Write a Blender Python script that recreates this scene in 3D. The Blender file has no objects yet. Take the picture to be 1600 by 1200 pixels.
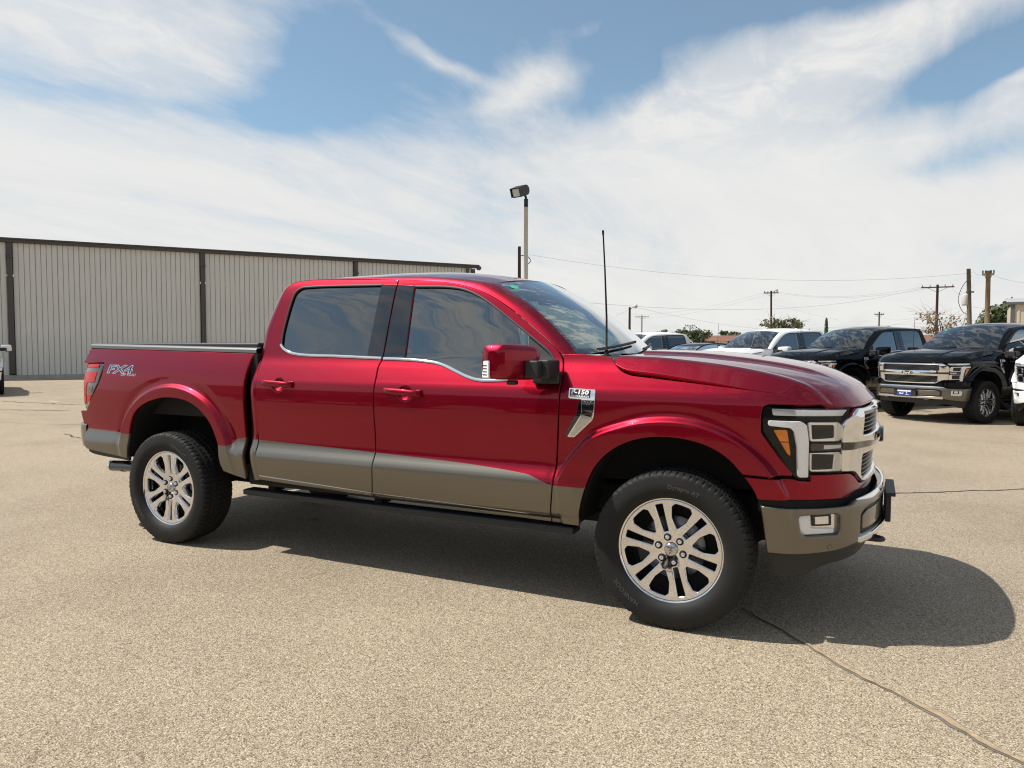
import bpy, bmesh, math, random, bisect
import numpy as np
from mathutils import Vector, Matrix
from mathutils.geometry import delaunay_2d_cdt
from mathutils import noise as mnoise
random.seed(7)
SC = bpy.context.scene
C = SC.collection

# ---------------------------------------------------------------- camera
cd = bpy.data.cameras.new('camera'); cam = bpy.data.objects.new('camera', cd); C.objects.link(cam)
cd.sensor_width = 36.0; cd.lens = 36.0*1150/1600; cd.clip_start = .05; cd.clip_end = 3000
_yaw, _pitch, _roll = math.radians(-26.11), math.radians(-2.92), math.radians(.13)
_f = Vector((math.sin(_yaw)*math.cos(_pitch), math.cos(_yaw)*math.cos(_pitch), math.sin(_pitch)))
_r = Vector((math.cos(_yaw), -math.sin(_yaw), 0)); _u = _r.cross(_f)
_r2 = _r*math.cos(_roll)+_u*math.sin(_roll); _u2 = -_r*math.sin(_roll)+_u*math.cos(_roll)
_m = Matrix((_r2, _u2, -_f)).transposed().to_4x4(); _m.translation = Vector((.907, -4.653, 1.442))
cam.matrix_world = _m
SC.camera = cam
SC.render.resolution_x = 1024; SC.render.resolution_y = 768

# ---------------------------------------------------------------- light: high sun from behind the red truck, a little to its near side
SUN = Vector((-.62, -.28, 1.0)).normalized()
sd = bpy.data.lights.new('sun', 'SUN'); sd.energy = 5.0; sd.angle = math.radians(.53); sd.color = (1, .955, .88)
so = bpy.data.objects.new('sun', sd); C.objects.link(so)
so.rotation_euler = SUN.to_track_quat('Z', 'Y').to_euler()
SC.view_settings.view_transform = 'Standard'; SC.view_settings.look = 'None'
SC.view_settings.exposure = 0.15; SC.view_settings.gamma = 1.0
SC.render.film_transparent = False
try:
    SC.cycles.max_bounces = 8; SC.cycles.transparent_max_bounces = 12; SC.cycles.sample_clamp_indirect = 6
    SC.cycles.use_denoising = True; SC.cycles.filter_width = 1.15
except Exception: pass

def build_world():
    w = bpy.data.worlds.new('World'); SC.world = w; w.use_nodes = True
    nt = w.node_tree; N = nt.nodes; L = nt.links; N.clear()
    out = N.new('ShaderNodeOutputWorld'); bg = N.new('ShaderNodeBackground')
    sky = N.new('ShaderNodeTexSky'); sky.sky_type = 'NISHITA'; sky.sun_disc = False
    sky.sun_elevation = math.asin(SUN.z); sky.sun_rotation = math.atan2(SUN.x, SUN.y)
    sky.altitude = 900; sky.air_density = 1.0; sky.dust_density = 1.2; sky.ozone_density = 1.2
    tc = N.new('ShaderNodeTexCoord'); sep = N.new('ShaderNodeSeparateXYZ'); L.new(tc.outputs['Generated'], sep.inputs[0])
    def M(op, a, b=None, c=None, clamp=False):
        n = N.new('ShaderNodeMath'); n.operation = op; n.use_clamp = clamp
        for i, v in enumerate((a, b, c)):
            if v is None: continue
            if isinstance(v, (int, float)): n.inputs[i].default_value = v
            else: L.new(v, n.inputs[i])
        return n.outputs[0]
    def SM(t, a, b):
        n = N.new('ShaderNodeMapRange'); n.interpolation_type = 'SMOOTHERSTEP'
        L.new(t, n.inputs[0]); n.inputs[1].default_value = a; n.inputs[2].default_value = b
        return n.outputs[0]
    z = M('MAXIMUM', sep.outputs[2], 0.0)
    k = M('DIVIDE', 1.0, M('ADD', z, .10))
    px = M('MULTIPLY', sep.outputs[0], k); py = M('MULTIPLY', sep.outputs[1], k)     # flat cloud deck seen in perspective
    cmb = N.new('ShaderNodeCombineXYZ'); L.new(px, cmb.inputs[0]); L.new(py, cmb.inputs[1])
    def deck(rot, sx, sy, scale, detail, rough, dist, off=(0, 0, 0)):
        mp = N.new('ShaderNodeMapping'); L.new(cmb.outputs[0], mp.inputs[0])
        mp.inputs['Rotation'].default_value = (0, 0, math.radians(rot)); mp.inputs['Scale'].default_value = (sx, sy, 1); mp.inputs['Location'].default_value = off
        n = N.new('ShaderNodeTexNoise'); L.new(mp.outputs[0], n.inputs['Vector'])
        n.inputs['Scale'].default_value = scale; n.inputs['Detail'].default_value = detail; n.inputs['Roughness'].default_value = rough; n.inputs['Distortion'].default_value = dist
        return n.outputs[0]
    a = deck(WROT, 1.0, .42, .95, 11, .62, .6, WOFF)
    b = deck(WROT+25, 1.0, .30, 2.6, 10, .66, .9, (3.1, 7.7, 0))
    c = deck(0, 1, 1, .35, 4, .5, .3, (5.3, 1.2, 0))
    v = M('ADD', M('MULTIPLY', a, .72), M('MULTIPLY', b, .30)); v = M('ADD', v, M('MULTIPLY', c, .28)); v = M('SUBTRACT', v, .0)
    fine = deck(WROT-20, 1.0, .28, 7.5, 7, .62, .7, (1.7, 4.2, 0)); v = M('ADD', v, M('MULTIPLY', M('MULTIPLY', M('SUBTRACT', fine, .5), 1.9), SM(z, .34, .58)))
    ripple = deck(WROT+40, 1.0, .22, 24, 6, .6, .9, (2.2, 8.1, 0)); v = M('ADD', v, M('MULTIPLY', M('MULTIPLY', M('SUBTRACT', ripple, .5), 2.2), SM(z, .40, .60)))
    # the cloud masses of that afternoon: azimuth, elevation, half sizes (degrees), tilt, weight
    az = M('MULTIPLY', M('ARCTAN2', sep.outputs[0], sep.outputs[1]), 57.2958); el = M('MULTIPLY', M('ARCSINE', sep.outputs[2]), 57.2958)
    wob = M('MULTIPLY', M('SUBTRACT', deck(0, 1, 1, 1.3, 4, .5, 0, (9, 2, 0)), .5), 9.0)
    az2 = M('ADD', az, wob); el2 = M('ADD', el, M('MULTIPLY', wob, .35))
    for a0, e0, ra, re, tilt, wt in CLOUDS:
        du = M('SUBTRACT', az2, a0); dv = M('SUBTRACT', el2, e0); ct, st = math.cos(math.radians(tilt)), math.sin(math.radians(tilt))
        uu = M('DIVIDE', M('ADD', M('MULTIPLY', du, ct), M('MULTIPLY', dv, st)), ra); vv = M('DIVIDE', M('SUBTRACT', M('MULTIPLY', dv, ct), M('MULTIPLY', du, st)), re)
        g = M('POWER', 2.718, M('MULTIPLY', M('ADD', M('MULTIPLY', uu, uu), M('MULTIPLY', vv, vv)), -1.0))
        v = M('ADD', v, M('MULTIPLY', g, wt))
    low = M('SUBTRACT', 1.0, SM(z, .20, .345))
    v = M('ADD', v, M('MULTIPLY', low, .24))
    cov = SM(v, .47, .90)
    puff = SM(deck(20, 1, .7, 4.5, 7, .62, .4), .36, .70)
    rip = SM(z, .16, .34)
    cov = M('MULTIPLY', cov, M('SUBTRACT', 1.0, M('MULTIPLY', M('MULTIPLY', M('SUBTRACT', 1.0, puff), .30), rip)))
    hz = M('SUBTRACT', 1.0, SM(z, .10, .30)); cov = M('MAXIMUM', cov, M('MULTIPLY', hz, M('ADD', .80, M('MULTIPLY', a, .25))))
    cov = M('MAXIMUM', M('MULTIPLY', cov, .97, clamp=True), .10)
    col = N.new('ShaderNodeMixRGB'); L.new(SM(v, .60, 1.1), col.inputs[0]); col.inputs[1].default_value = (6.3, 6.35, 6.4, 1); col.inputs[2].default_value = (7.2, 7.1, 6.9, 1)
    mix = N.new('ShaderNodeMixRGB'); L.new(cov, mix.inputs[0])
    hsv = N.new('ShaderNodeHueSaturation'); hsv.inputs['Saturation'].default_value = .95; hsv.inputs['Value'].default_value = 1.0
    tint = N.new('ShaderNodeMixRGB'); tint.blend_type = 'MULTIPLY'; tint.inputs[0].default_value = 1; tint.inputs[2].default_value = (.95, 1.17, 1.13, 1)
    L.new(sky.outputs[0], hsv.inputs['Color']); L.new(hsv.outputs[0], tint.inputs[1]); L.new(tint.outputs[0], mix.inputs[1]); L.new(col.outputs[0], mix.inputs[2])
    L.new(mix.outputs[0], bg.inputs[0]); bg.inputs[1].default_value = .108
    L.new(bg.outputs[0], out.inputs[0])
WROT, WOFF = 62.0, (0.4, 0.0, 0)
CLOUDS = [(-54.0, 16.0, 10.8, 1.0, 2, -0.12), (-44.4, 16.5, 6.3, 1.3, 0, -0.1), (-49.6, 22.6, 4.0, 2.0, -20, -0.08), (-57.1, 21.4, 12.6, 4.3, 0, 0.3), (-48.3, 19.9, 5.4, 3.1, 0, 0.1), (-25.1, 18.9, 3.6, 1.5, 20, 0.26), (-33.5, 21.0, 5.4, 0.7, -25, 0.2), (1.5, 21.0, 11.7, 1.2, 14, 0.34), (-12.4, 18.2, 9.0, 1.9, 22, 0.24), (-4.7, 17.8, 11.2, 1.8, 12, 0.2), (-19.4, 22.9, 2.2, 0.8, 10, 0.2), (8.4, 16.7, 2.0, 0.5, 15, 0.3), (-40.7, 19.9, 4.5, 3.8, 0, -0.26), (-18.2, 21.6, 2.7, 3.6, 20, -0.2), (-7.8, 23.6, 10.3, 1.5, 4, -0.28), (6.0, 17.6, 5.8, 1.3, 12, -0.3), (6.7, 12.6, 5.8, 1.3, 8, -0.2), (-31.1, 23.6, 6.3, 2.0, 0, -0.2), (-7.8, 18.9, 2.7, 1.0, 20, -0.08)]
build_world()

# ---------------------------------------------------------------- materials
MAT = {}
def mat(name, color=(.5,.5,.5), rough=.5, metal=0.0, coat=0.0, spec=.5, emit=None, coat_rough=.03, bump=None, var=None, sheen=0):
    if name in MAT: return MAT[name]
    m = bpy.data.materials.new(name); m.use_nodes = True; nt = m.node_tree; b = nt.nodes['Principled BSDF']
    b.inputs['Base Color'].default_value = (*color, 1); b.inputs['Roughness'].default_value = rough; b.inputs['Metallic'].default_value = metal
    b.inputs['Coat Weight'].default_value = coat; b.inputs['Coat Roughness'].default_value = coat_rough; b.inputs['Specular IOR Level'].default_value = spec
    if emit: b.inputs['Emission Color'].default_value = (*emit[0], 1); b.inputs['Emission Strength'].default_value = emit[1]
    tc = None
    if bump or var: tc = nt.nodes.new('ShaderNodeTexCoord')
    if var:
        n = nt.nodes.new('ShaderNodeTexNoise'); n.inputs['Scale'].default_value = var[0]; n.inputs['Detail'].default_value = 5
        nt.links.new(tc.outputs['Object'], n.inputs['Vector'])
        r = nt.nodes.new('ShaderNodeMixRGB'); r.inputs[1].default_value = (*color, 1); r.inputs[2].default_value = (*var[1], 1)
        s = nt.nodes.new('ShaderNodeMapRange'); s.inputs[1].default_value = .35; s.inputs[2].default_value = .65
        nt.links.new(n.outputs[0], s.inputs[0]); nt.links.new(s.outputs[0], r.inputs[0]); nt.links.new(r.outputs[0], b.inputs['Base Color'])
    if bump:
        n = nt.nodes.new('ShaderNodeTexNoise'); n.inputs['Scale'].default_value = bump[0]; n.inputs['Detail'].default_value = 3
        nt.links.new(tc.outputs['Object'], n.inputs['Vector'])
        bp = nt.nodes.new('ShaderNodeBump'); bp.inputs['Strength'].default_value = bump[1]; bp.inputs['Distance'].default_value = bump[2]
        nt.links.new(n.outputs[0], bp.inputs['Height']); nt.links.new(bp.outputs[0], b.inputs['Normal'])
        if coat and len(bump) > 3: nt.links.new(bp.outputs[0], b.inputs['Coat Normal'])
    MAT[name] = m; return m
def glass(name, tint, ior=1.5, boost=1.0):
    m = bpy.data.materials.new(name); m.use_nodes = True; nt = m.node_tree; nt.nodes.clear()
    o = nt.nodes.new('ShaderNodeOutputMaterial'); t = nt.nodes.new('ShaderNodeBsdfTransparent'); g = nt.nodes.new('ShaderNodeBsdfGlossy')
    t.inputs[0].default_value = (*tint, 1); g.inputs[0].default_value = (.95, .97, .96, 1); g.inputs['Roughness'].default_value = .004
    f = nt.nodes.new('ShaderNodeFresnel'); f.inputs[0].default_value = ior
    k = nt.nodes.new('ShaderNodeMath'); k.operation = 'MULTIPLY'; k.inputs[1].default_value = boost; k.use_clamp = True
    mx = nt.nodes.new('ShaderNodeMixShader')
    tc = nt.nodes.new('ShaderNodeTexCoord'); mp = nt.nodes.new('ShaderNodeMapping'); mp.inputs['Scale'].default_value = (.8, .8, 1.6)
    n = nt.nodes.new('ShaderNodeTexNoise'); n.inputs['Scale'].default_value = 2.5; n.inputs['Detail'].default_value = 1
    bp = nt.nodes.new('ShaderNodeBump'); bp.inputs['Strength'].default_value = .35; bp.inputs['Distance'].default_value = .006
    L = nt.links
    L.new(tc.outputs['Object'], mp.inputs[0]); L.new(mp.outputs[0], n.inputs['Vector']); L.new(n.outputs[0], bp.inputs['Height']); L.new(bp.outputs[0], g.inputs['Normal'])
    L.new(f.outputs[0], k.inputs[0]); L.new(k.outputs[0], mx.inputs[0]); L.new(t.outputs[0], mx.inputs[1]); L.new(g.outputs[0], mx.inputs[2]); L.new(mx.outputs[0], o.inputs[0])
    MAT[name] = m; return m
def paint(name, c, metal=.55, rough=.38, coat=.8):
    m = mat(name, c, rough, metal, coat, .5, bump=(9, .05, .004, 1), coat_rough=.012)
    m.node_tree.nodes['Principled BSDF'].inputs['Coat IOR'].default_value = 1.34
    return m
paint('paint_red', (.265, .0025, .017), .95, .38, 1.0)
paint('paint_stone', (.185, .168, .138), .9, .38, .9)
paint('paint_black', (.0022, .0022, .003), 0, .4, .9)
paint('paint_white', (.78, .78, .77), .0, .35)
paint('paint_navy', (.003, .005, .012), .1, .35, .8)
for _k in ('paint_black', 'paint_navy'): MAT[_k].node_tree.nodes['Principled BSDF'].inputs['Specular IOR Level'].default_value = 0
mat('chrome', (.80, .80, .82), .045, 1.0)
mat('satin', (.55, .55, .56), .25, 1.0)
mat('bronze', (.20, .16, .13), .30, .8)
mat('black_plastic', (.018, .018, .019), .55, bump=(700, .2, .001))
mat('black_gloss', (.006, .006, .007), .06, coat=1.0)
mat('black_matte', (.006, .006, .006), .9)
mat('bedliner', (.02, .02, .02), .8, bump=(300, .5, .003))
mat('rubber', (.0085, .0083, .008), .68, bump=(220, .25, .0015), var=(6, (.013, .0125, .012)), spec=.35)
mat('letter', (.05, .049, .047), .5)
mat('rail_grey', (.17, .175, .18), .42)
mat('white_lens', (.93, .93, .92), .3, coat=.6)
mat('clear_bar', (.70, .70, .71), .16, .5, coat=.6)
mat('amber', (.90, .24, .012), .2, coat=.4)
mat('red_lens', (.42, .004, .006), .25, coat=.15, spec=.3)
mat('red_dark', (.20, .006, .010), .10, coat=1.0)
mat('smoke_lens', (.03, .02, .022), .06, coat=1.0)
mat('projector', (.006, .007, .009), .04, coat=.3, spec=.35)
mat('lamp_dark', (.005, .005, .005), .2, spec=.25)
mat('brake', (.20, .20, .21), .35, 1.0)
mat('leather', (.045, .038, .034), .55)
mat('tan_leather', (.12, .065, .035), .55)
mat('dash', (.015, .015, .016), .6)
mat('headliner', (.30, .29, .27), .9)
mat('plate_blue', (.012, .035, .22), .35, coat=.5)
mat('white_print', (.85, .85, .85), .5)
mat('sticker_green', (.05, .45, .22), .5)
mat('paper', (.75, .78, .72), .6)
mat('silver_text', (.62, .62, .63), .22, .9)
mat('dark_text', (.03, .03, .035), .3)
mat('mirror_glass', (.9, .9, .9), .01, 1.0)
glass('glass_clear', (.34, .41, .38), 1.55, 4.0)
glass('glass_screen', (.58, .66, .62), 1.55, 2.2)
glass('glass_tint', (.06, .066, .066), 1.55, 3.4)
glass('lens', (.99, .99, .99), 1.4, .45)
# ---------------------------------------------------------------- surfaces of the pickup (metres, x forward, w = distance from the centre plane)
class Curve:
    """monotone cubic through points"""
    def __init__(s, pts):
        s.x = [p[0] for p in pts]; s.y = [p[1] for p in pts]; n = len(pts)
        h = [s.x[i+1]-s.x[i] for i in range(n-1)]; d = [(s.y[i+1]-s.y[i])/h[i] for i in range(n-1)]
        m = [d[0]]+[0.0]*(n-2)+[d[-1]]
        for i in range(1, n-1):
            if d[i-1]*d[i] > 0:
                a = 2*h[i]+h[i-1]; b = h[i]+2*h[i-1]; m[i] = (a+b)/(a/d[i-1]+b/d[i])
        s.m = m; s.h = h
    def __call__(s, t):
        x = s.x; n = len(x)
        if t <= x[0]: return s.y[0]+s.m[0]*(t-x[0])
        if t >= x[-1]: return s.y[-1]+s.m[-1]*(t-x[-1])
        i = max(0, min(bisect.bisect_right(x, t)-1, n-2))
        h = s.h[i]; u = (t-x[i])/h; u2 = u*u; u3 = u2*u
        return (2*u3-3*u2+1)*s.y[i]+(u3-2*u2+u)*h*s.m[i]+(-2*u3+3*u2)*s.y[i+1]+(u3-u2)*h*s.m[i+1]
def sstep(a, b, t):
    u = max(0.0, min(1.0, (t-a)/(b-a))); return u*u*(3-2*u)
def ramp(t, k):                      # smooth max(0, t)
    return t if t > 12*k else k*math.log1p(math.exp(max(-60, t/k)))

PROF = Curve([(.40,.86),(.46,.895),(.50,.915),(.530,.945),(.555,.956),(.66,.978),(.685,.981),(.705,.978),(.785,.946),(.805,.944),(.90,.950),(1.0,.960),(1.08,.963),(1.14,.961),(1.17,.9575),(1.20,.950),(1.235,.934),(1.30,.902),(1.37,.867),(1.44,.845),(1.60,.796),(1.84,.716),(1.90,.686)])
BEDP = Curve([(.40,.86),(.46,.895),(.50,.915),(.530,.945),(.555,.956),(.66,.978),(.685,.981),(.705,.978),(.785,.948),(.805,.946),(.90,.953),(1.0,.962),(1.08,.965),(1.16,.960),(1.24,.944),(1.32,.918),(1.40,.886),(1.45,.864)])
TAPER = Curve([(.05,0),(.12,.0005),(.30,.006),(.434,.018),(.53,.036),(.584,.052),(.65,.085)])
REAR = Curve([(-5.0,.035),(-4.75,.022),(-4.55,.010),(-4.2,.001),(-4.1,0)])
# wheel arches: centre, then angle (deg from front, anticlockwise seen from the near side mirrored) -> radius of crease / opening
ARCH = {'f': (0.0, .42, Curve([(-30,.60),(8,.60),(35,.655),(62,.672),(90,.672),(112,.685),(132,.715),(150,.715),(165,.66),(210,.60)])),
        'r': (-3.64, .42, Curve([(-30,.63),(20,.645),(40,.70),(65,.745),(90,.752),(112,.745),(135,.72),(152,.665),(170,.60),(210,.58)]))}
def arch_bump(x, z, w):
    o = 0.0
    for cx, cz, rc in ARCH.values():
        dx = x-cx; dz = z-cz
        if abs(dx) < 1.0 and dz > -.25:
            r = math.hypot(dx, dz); R = rc(math.degrees(math.atan2(dz, dx)))
            a = .12+.88*sstep(.12, .42, dz)
            o += (max(.990, w+.006)-w)*a*(1-sstep(R-.034, R-.002, r)) - .005*a*math.exp(-((r-R-.020)/.028)**2)
    return o
def side_w(x, z):
    if x < -2.885: w = BEDP(z)-REAR(max(-5.0, x)) if x < -4.1 else BEDP(z)
    else: w = PROF(z)-(TAPER(min(x, .75)) if x > .05 else 0)
    w += arch_bump(x, z, w)
    for hx, hz in ((-2.635,1.183),(-1.625,1.157)):      # finger cups behind the door handles
        e = ((x-hx)/.062)**2+((z-hz)/.052)**2
        if e < 1: w -= .022*(1-e)**2*(1+.8*(1-e))
    return w
def side(x, z): return (x, -side_w(x, z), z)
# plan curve of the nose
NPP = [(.20,.9595),(.30,.956),(.434,.944),(.53,.928),(.584,.912),(.65,.875),(.72,.82),(.775,.762),(.82,.69),(.851,.615),(.885,.50),(.912,.34),(.929,.17),(.935,0.0)]
NSS = [0.0]
for _a, _b in zip(NPP, NPP[1:]): NSS.append(NSS[-1]+math.hypot(_b[0]-_a[0], _b[1]-_a[1]))
NX = Curve([(s, p[0]) for s, p in zip(NSS, NPP)]); NW = Curve([(s, p[1]) for s, p in zip(NSS, NPP)])
S_END = NSS[-1]
NXW = Curve([(p[1], p[0]) for p in reversed(NPP)])          # x of the nose for a given w
def nose(s, z, off=0.0):
    """front surface: s along the plan curve from the fender to the centre plane, z height"""
    e = 1e-3; m = 1
    if s > S_END: s = 2*S_END-s; m = -1
    sa, sb = max(0, s-e), min(S_END, s+e)
    tx, tw = NX(sb)-NX(sa), NW(sb)-NW(sa)
    if s > S_END-2*e: tx, tw = 0, -1
    l = math.hypot(tx, tw); nx, nw = -tw/l, tx/l
    o = off + (PROF(z)-.961 if .79 < z < 1.2 else PROF(max(.79, min(1.2, z)))-.961)
    if s < .5 and z < 1.2: o += arch_bump(NX(s), max(z, .45), NW(s))*(1-sstep(.25, .5, s))
    return (NX(s)+nx*o, -m*(NW(s)+nw*o), z)
BOFF = Curve([(.0,.0),(.25,.004),(.45,.012),(.7,.045),(.9,.06),(S_END,.066)])
BZ = Curve([(.30,-.05),(.40,-.03),(.45,-.012),(.50,.0),(.60,.006),(.66,.004),(.69,-.004),(.72,-.02)])
def bumper(s, z):
    t = s if s <= S_END else 2*S_END-s
    return nose(s, z, BOFF(t)+BZ(z)*(.35+.65*sstep(.1,.6,t)))
# bonnet: height over the plan
HG = Curve([(-.1,1.04),(-.03,1.105),(0,1.140),(.035,1.178),(.083,1.230),(.148,1.265),(.24,1.296),(.45,1.340),(.66,1.368),(.9,1.389),(1.2,1.398),(1.6,1.402)])
def hood_z(x, w):
    a = abs(w); d = NXW(min(a, .78))-x
    z = HG(d)
    z += .010*max(0, 1-(a/.72)**2)
    z += .016*(1-sstep(.475,.515,a))*sstep(.10,.30,d)
    z -= .92*ramp(a-.815, .008)
    if a > .60:
        e = max(0.0, NXW(min(a, .955))-x)
        if e < .14: z += (1.156-z)*sstep(.72,.86,a)*(1-e/.14)**2.0
    return z
def hood(x, w): return (x, -w, hood_z(x, w))
# windscreen: u 0..1 bottom to top, w as a share -1..1
def screen(k, u):
    c = 1-k*k
    xb = -.575+.13*c; zb = 1.400+.0*c; wb = .80
    xt = -1.165+.055*c; zt = 1.826+.052*c; wt = .645
    b = 4*u*(1-u)
    return (xb+(xt-xb)*u+.022*b, -k*(wb+(wt-wb)*u), zb+(zt-zb)*u+.030*b)
# roof
RZE = Curve([(-2.86,1.845),(-2.78,1.872),(-2.65,1.888),(-2.4,1.898),(-2.0,1.898),(-1.7,1.890),(-1.4,1.866),(-1.165,1.826)])
RZC = Curve([(-2.90,1.885),(-2.80,1.915),(-2.6,1.943),(-2.3,1.958),(-2.0,1.962),(-1.7,1.955),(-1.4,1.930),(-1.11,1.878)])
RW = Curve([(-2.90,.60),(-2.75,.635),(-2.5,.650),(-1.8,.655),(-1.165,.645)])
def roof(x, k):
    c = 1-abs(k)**2.4
    return (x, -k*RW(x), RZE(x)+(RZC(x)-RZE(x))*c)
# ---------------------------------------------------------------- mesh helpers
def link(name, me, m, parent=None):
    o = bpy.data.objects.new(name, me); C.objects.link(o)
    if m is not None:
        for x in (m if isinstance(m, (list, tuple)) else [m]): me.materials.append(MAT[x] if isinstance(x, str) else x)
    if parent is not None: o.parent = parent
    return o
def tag(o, label=None, cat=None, group=None, kind=None):
    for k, v in (('label', label), ('category', cat), ('group', group), ('kind', kind)):
        if v: o[k] = v
    return o
def empty(name, loc=(0,0,0), rz=0.0):
    o = bpy.data.objects.new(name, None); C.objects.link(o); o.location = loc; o.rotation_euler = (0,0,rz); o.empty_display_size = .2
    return o
def mesh(name, verts, faces, normals=None, smooth=True, midx=None):
    me = bpy.data.meshes.new(name); me.from_pydata([tuple(v) for v in verts], [], [tuple(f) for f in faces]); me.update()
    if smooth: me.polygons.foreach_set('use_smooth', [True]*len(me.polygons))
    if midx is not None: me.polygons.foreach_set('material_index', midx)
    if normals is not None: me.normals_split_custom_set_from_vertices([tuple(n) for n in normals])
    return me
def put(name, verts, faces, m, parent, normals=None, smooth=True, midx=None, both=False):
    """one object, and its mirror image on the other side of the truck"""
    o = link(name, mesh(name, verts, faces, normals, smooth, midx), m, parent)
    if both:
        v2 = [(v[0], -v[1], v[2]) for v in verts]; f2 = [tuple(reversed(f)) for f in faces]
        n2 = None if normals is None else [(n[0], -n[1], n[2]) for n in normals]
        p2 = parent
        if isinstance(both, bpy.types.Object): p2 = both
        o2 = link(name, mesh(name, v2, f2, n2, smooth, midx), m, p2)
        return o, o2
    return o
def crom(pts, step=.02, closed=False):
    """Catmull-Rom through points"""
    out = []; n = len(pts)
    for i in range(n if closed else n-1):
        p1 = np.array(pts[i]); p2 = np.array(pts[(i+1) % n])
        p0 = np.array(pts[i-1]) if (closed or i > 0) else 2*p1-p2
        p3 = np.array(pts[(i+2) % n]) if (closed or i < n-2) else 2*p2-p1
        d = np.linalg.norm(p2-p1); k = max(1, int(math.ceil(d/step)))
        t0 = 0; t1 = max(1e-6, np.linalg.norm(p1-p0))**.5; t2 = t1+max(1e-6, d)**.5; t3 = t2+max(1e-6, np.linalg.norm(p3-p2))**.5
        for j in range(k):
            t = t1+(t2-t1)*j/k
            A1 = (t1-t)/(t1-t0)*p0+(t-t0)/(t1-t0)*p1; A2 = (t2-t)/(t2-t1)*p1+(t-t1)/(t2-t1)*p2; A3 = (t3-t)/(t3-t2)*p2+(t-t2)/(t3-t2)*p3
            B1 = (t2-t)/(t2-t0)*A1+(t-t0)/(t2-t0)*A2; B2 = (t3-t)/(t3-t1)*A2+(t-t1)/(t3-t1)*A3
            out.append(tuple((t2-t)/(t2-t1)*B1+(t-t1)/(t2-t1)*B2))
    if not closed: out.append(tuple(pts[-1]))
    return out
def path(*segs, step=.02):
    """closed outline: every segment is a run of points, smooth inside, a corner where two meet"""
    out = []
    for i, s in enumerate(segs):
        nx = segs[(i+1) % len(segs)][0]
        s = list(s)
        if math.hypot(s[-1][0]-nx[0], s[-1][1]-nx[1]) < 1e-6: pass
        else:
            c = crom(s, step) if len(s) > 1 else [s[0]]
            out += c[:-1] if len(c) > 1 else []
            out += crom([s[-1], nx], step)[:-1]; continue
        out += crom(s, step)[:-1]
    return [p for i, p in enumerate(out) if math.hypot(p[0]-out[i-1][0], p[1]-out[i-1][1]) > 1e-4]
def rrect(u0, u1, v0, v1, r, step=.02, k=4):
    c = []
    for cx, cy, a0 in ((u1-r, v1-r, 0), (u0+r, v1-r, 90), (u0+r, v0+r, 180), (u1-r, v0+r, 270)):
        for j in range(k+1):
            a = math.radians(a0+90*j/k); c.append((cx+r*math.cos(a), cy+r*math.sin(a)))
    out = []
    for i, p in enumerate(c): out += crom([p, c[(i+1) % len(c)]], step)[:-1]
    return out
def rpoly(pts, r, step=.02, k=4):
    """polygon with rounded corners"""
    n = len(pts); c = []
    for i in range(n):
        p = np.array(pts[i]); a = np.array(pts[i-1])-p; b = np.array(pts[(i+1) % n])-p
        la, lb = np.linalg.norm(a), np.linalg.norm(b); q = min(r, la*.45, lb*.45)
        pa, pb = p+a/la*q, p+b/lb*q
        for j in range(k+1):
            t = j/k; c.append(tuple((1-t)**2*pa+2*t*(1-t)*p+t*t*pb))
    out = []
    for i, p in enumerate(c): out += crom([p, c[(i+1) % n*0+(i+1) % len(c)]], step)[:-1]
    return out
def ellipse(cx, cy, a, b, n=32): return [(cx+a*math.cos(2*math.pi*i/n), cy+b*math.sin(2*math.pi*i/n)) for i in range(n)]
def area2(p): return sum(p[i-1][0]*p[i][1]-p[i][0]*p[i-1][1] for i in range(len(p)))
def inset(p, d):
    """move a counter-clockwise outline inwards by d"""
    n = len(p); out = []
    for i in range(n):
        a, b, c = np.array(p[i-1]), np.array(p[i]), np.array(p[(i+1) % n])
        e1 = b-a; e2 = c-b; e1 = e1/max(1e-9, np.linalg.norm(e1)); e2 = e2/max(1e-9, np.linalg.norm(e2))
        n1 = np.array((-e1[1], e1[0])); n2 = np.array((-e2[1], e2[0])); m = n1+n2; l = np.linalg.norm(m)
        m = n1 if l < .3 else m/l
        out.append(tuple(b+m*d/max(.5, float(m@n1))))
    return out
def inside(P, poly):
    x, y = P[:,0], P[:,1]; r = np.zeros(len(P), bool); q = np.array(poly); j = len(q)-1
    for i in range(len(q)):
        xi, yi, xj, yj = q[i,0], q[i,1], q[j,0], q[j,1]
        if yi != yj: r ^= ((yi > y) != (yj > y)) & (x < (xj-xi)*(y-yi)/(yj-yi)+xi)
        j = i
    return r
def fnormal(fn, u, v, sgn, h=6e-4):
    a = np.array(fn(u+h, v))-np.array(fn(u-h, v)); b = np.array(fn(u, v+h))-np.array(fn(u, v-h))
    n = np.cross(a, b); l = np.linalg.norm(n); return sgn*n/(l if l > 1e-12 else 1)
def lift(fn, h, sgn=1):
    def g(u, v):
        n = fnormal(fn, u, v, sgn); p = fn(u, v); k = h(u, v) if callable(h) else h
        return (p[0]+n[0]*k, p[1]+n[1]*k, p[2]+n[2]*k)
    return g
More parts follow.
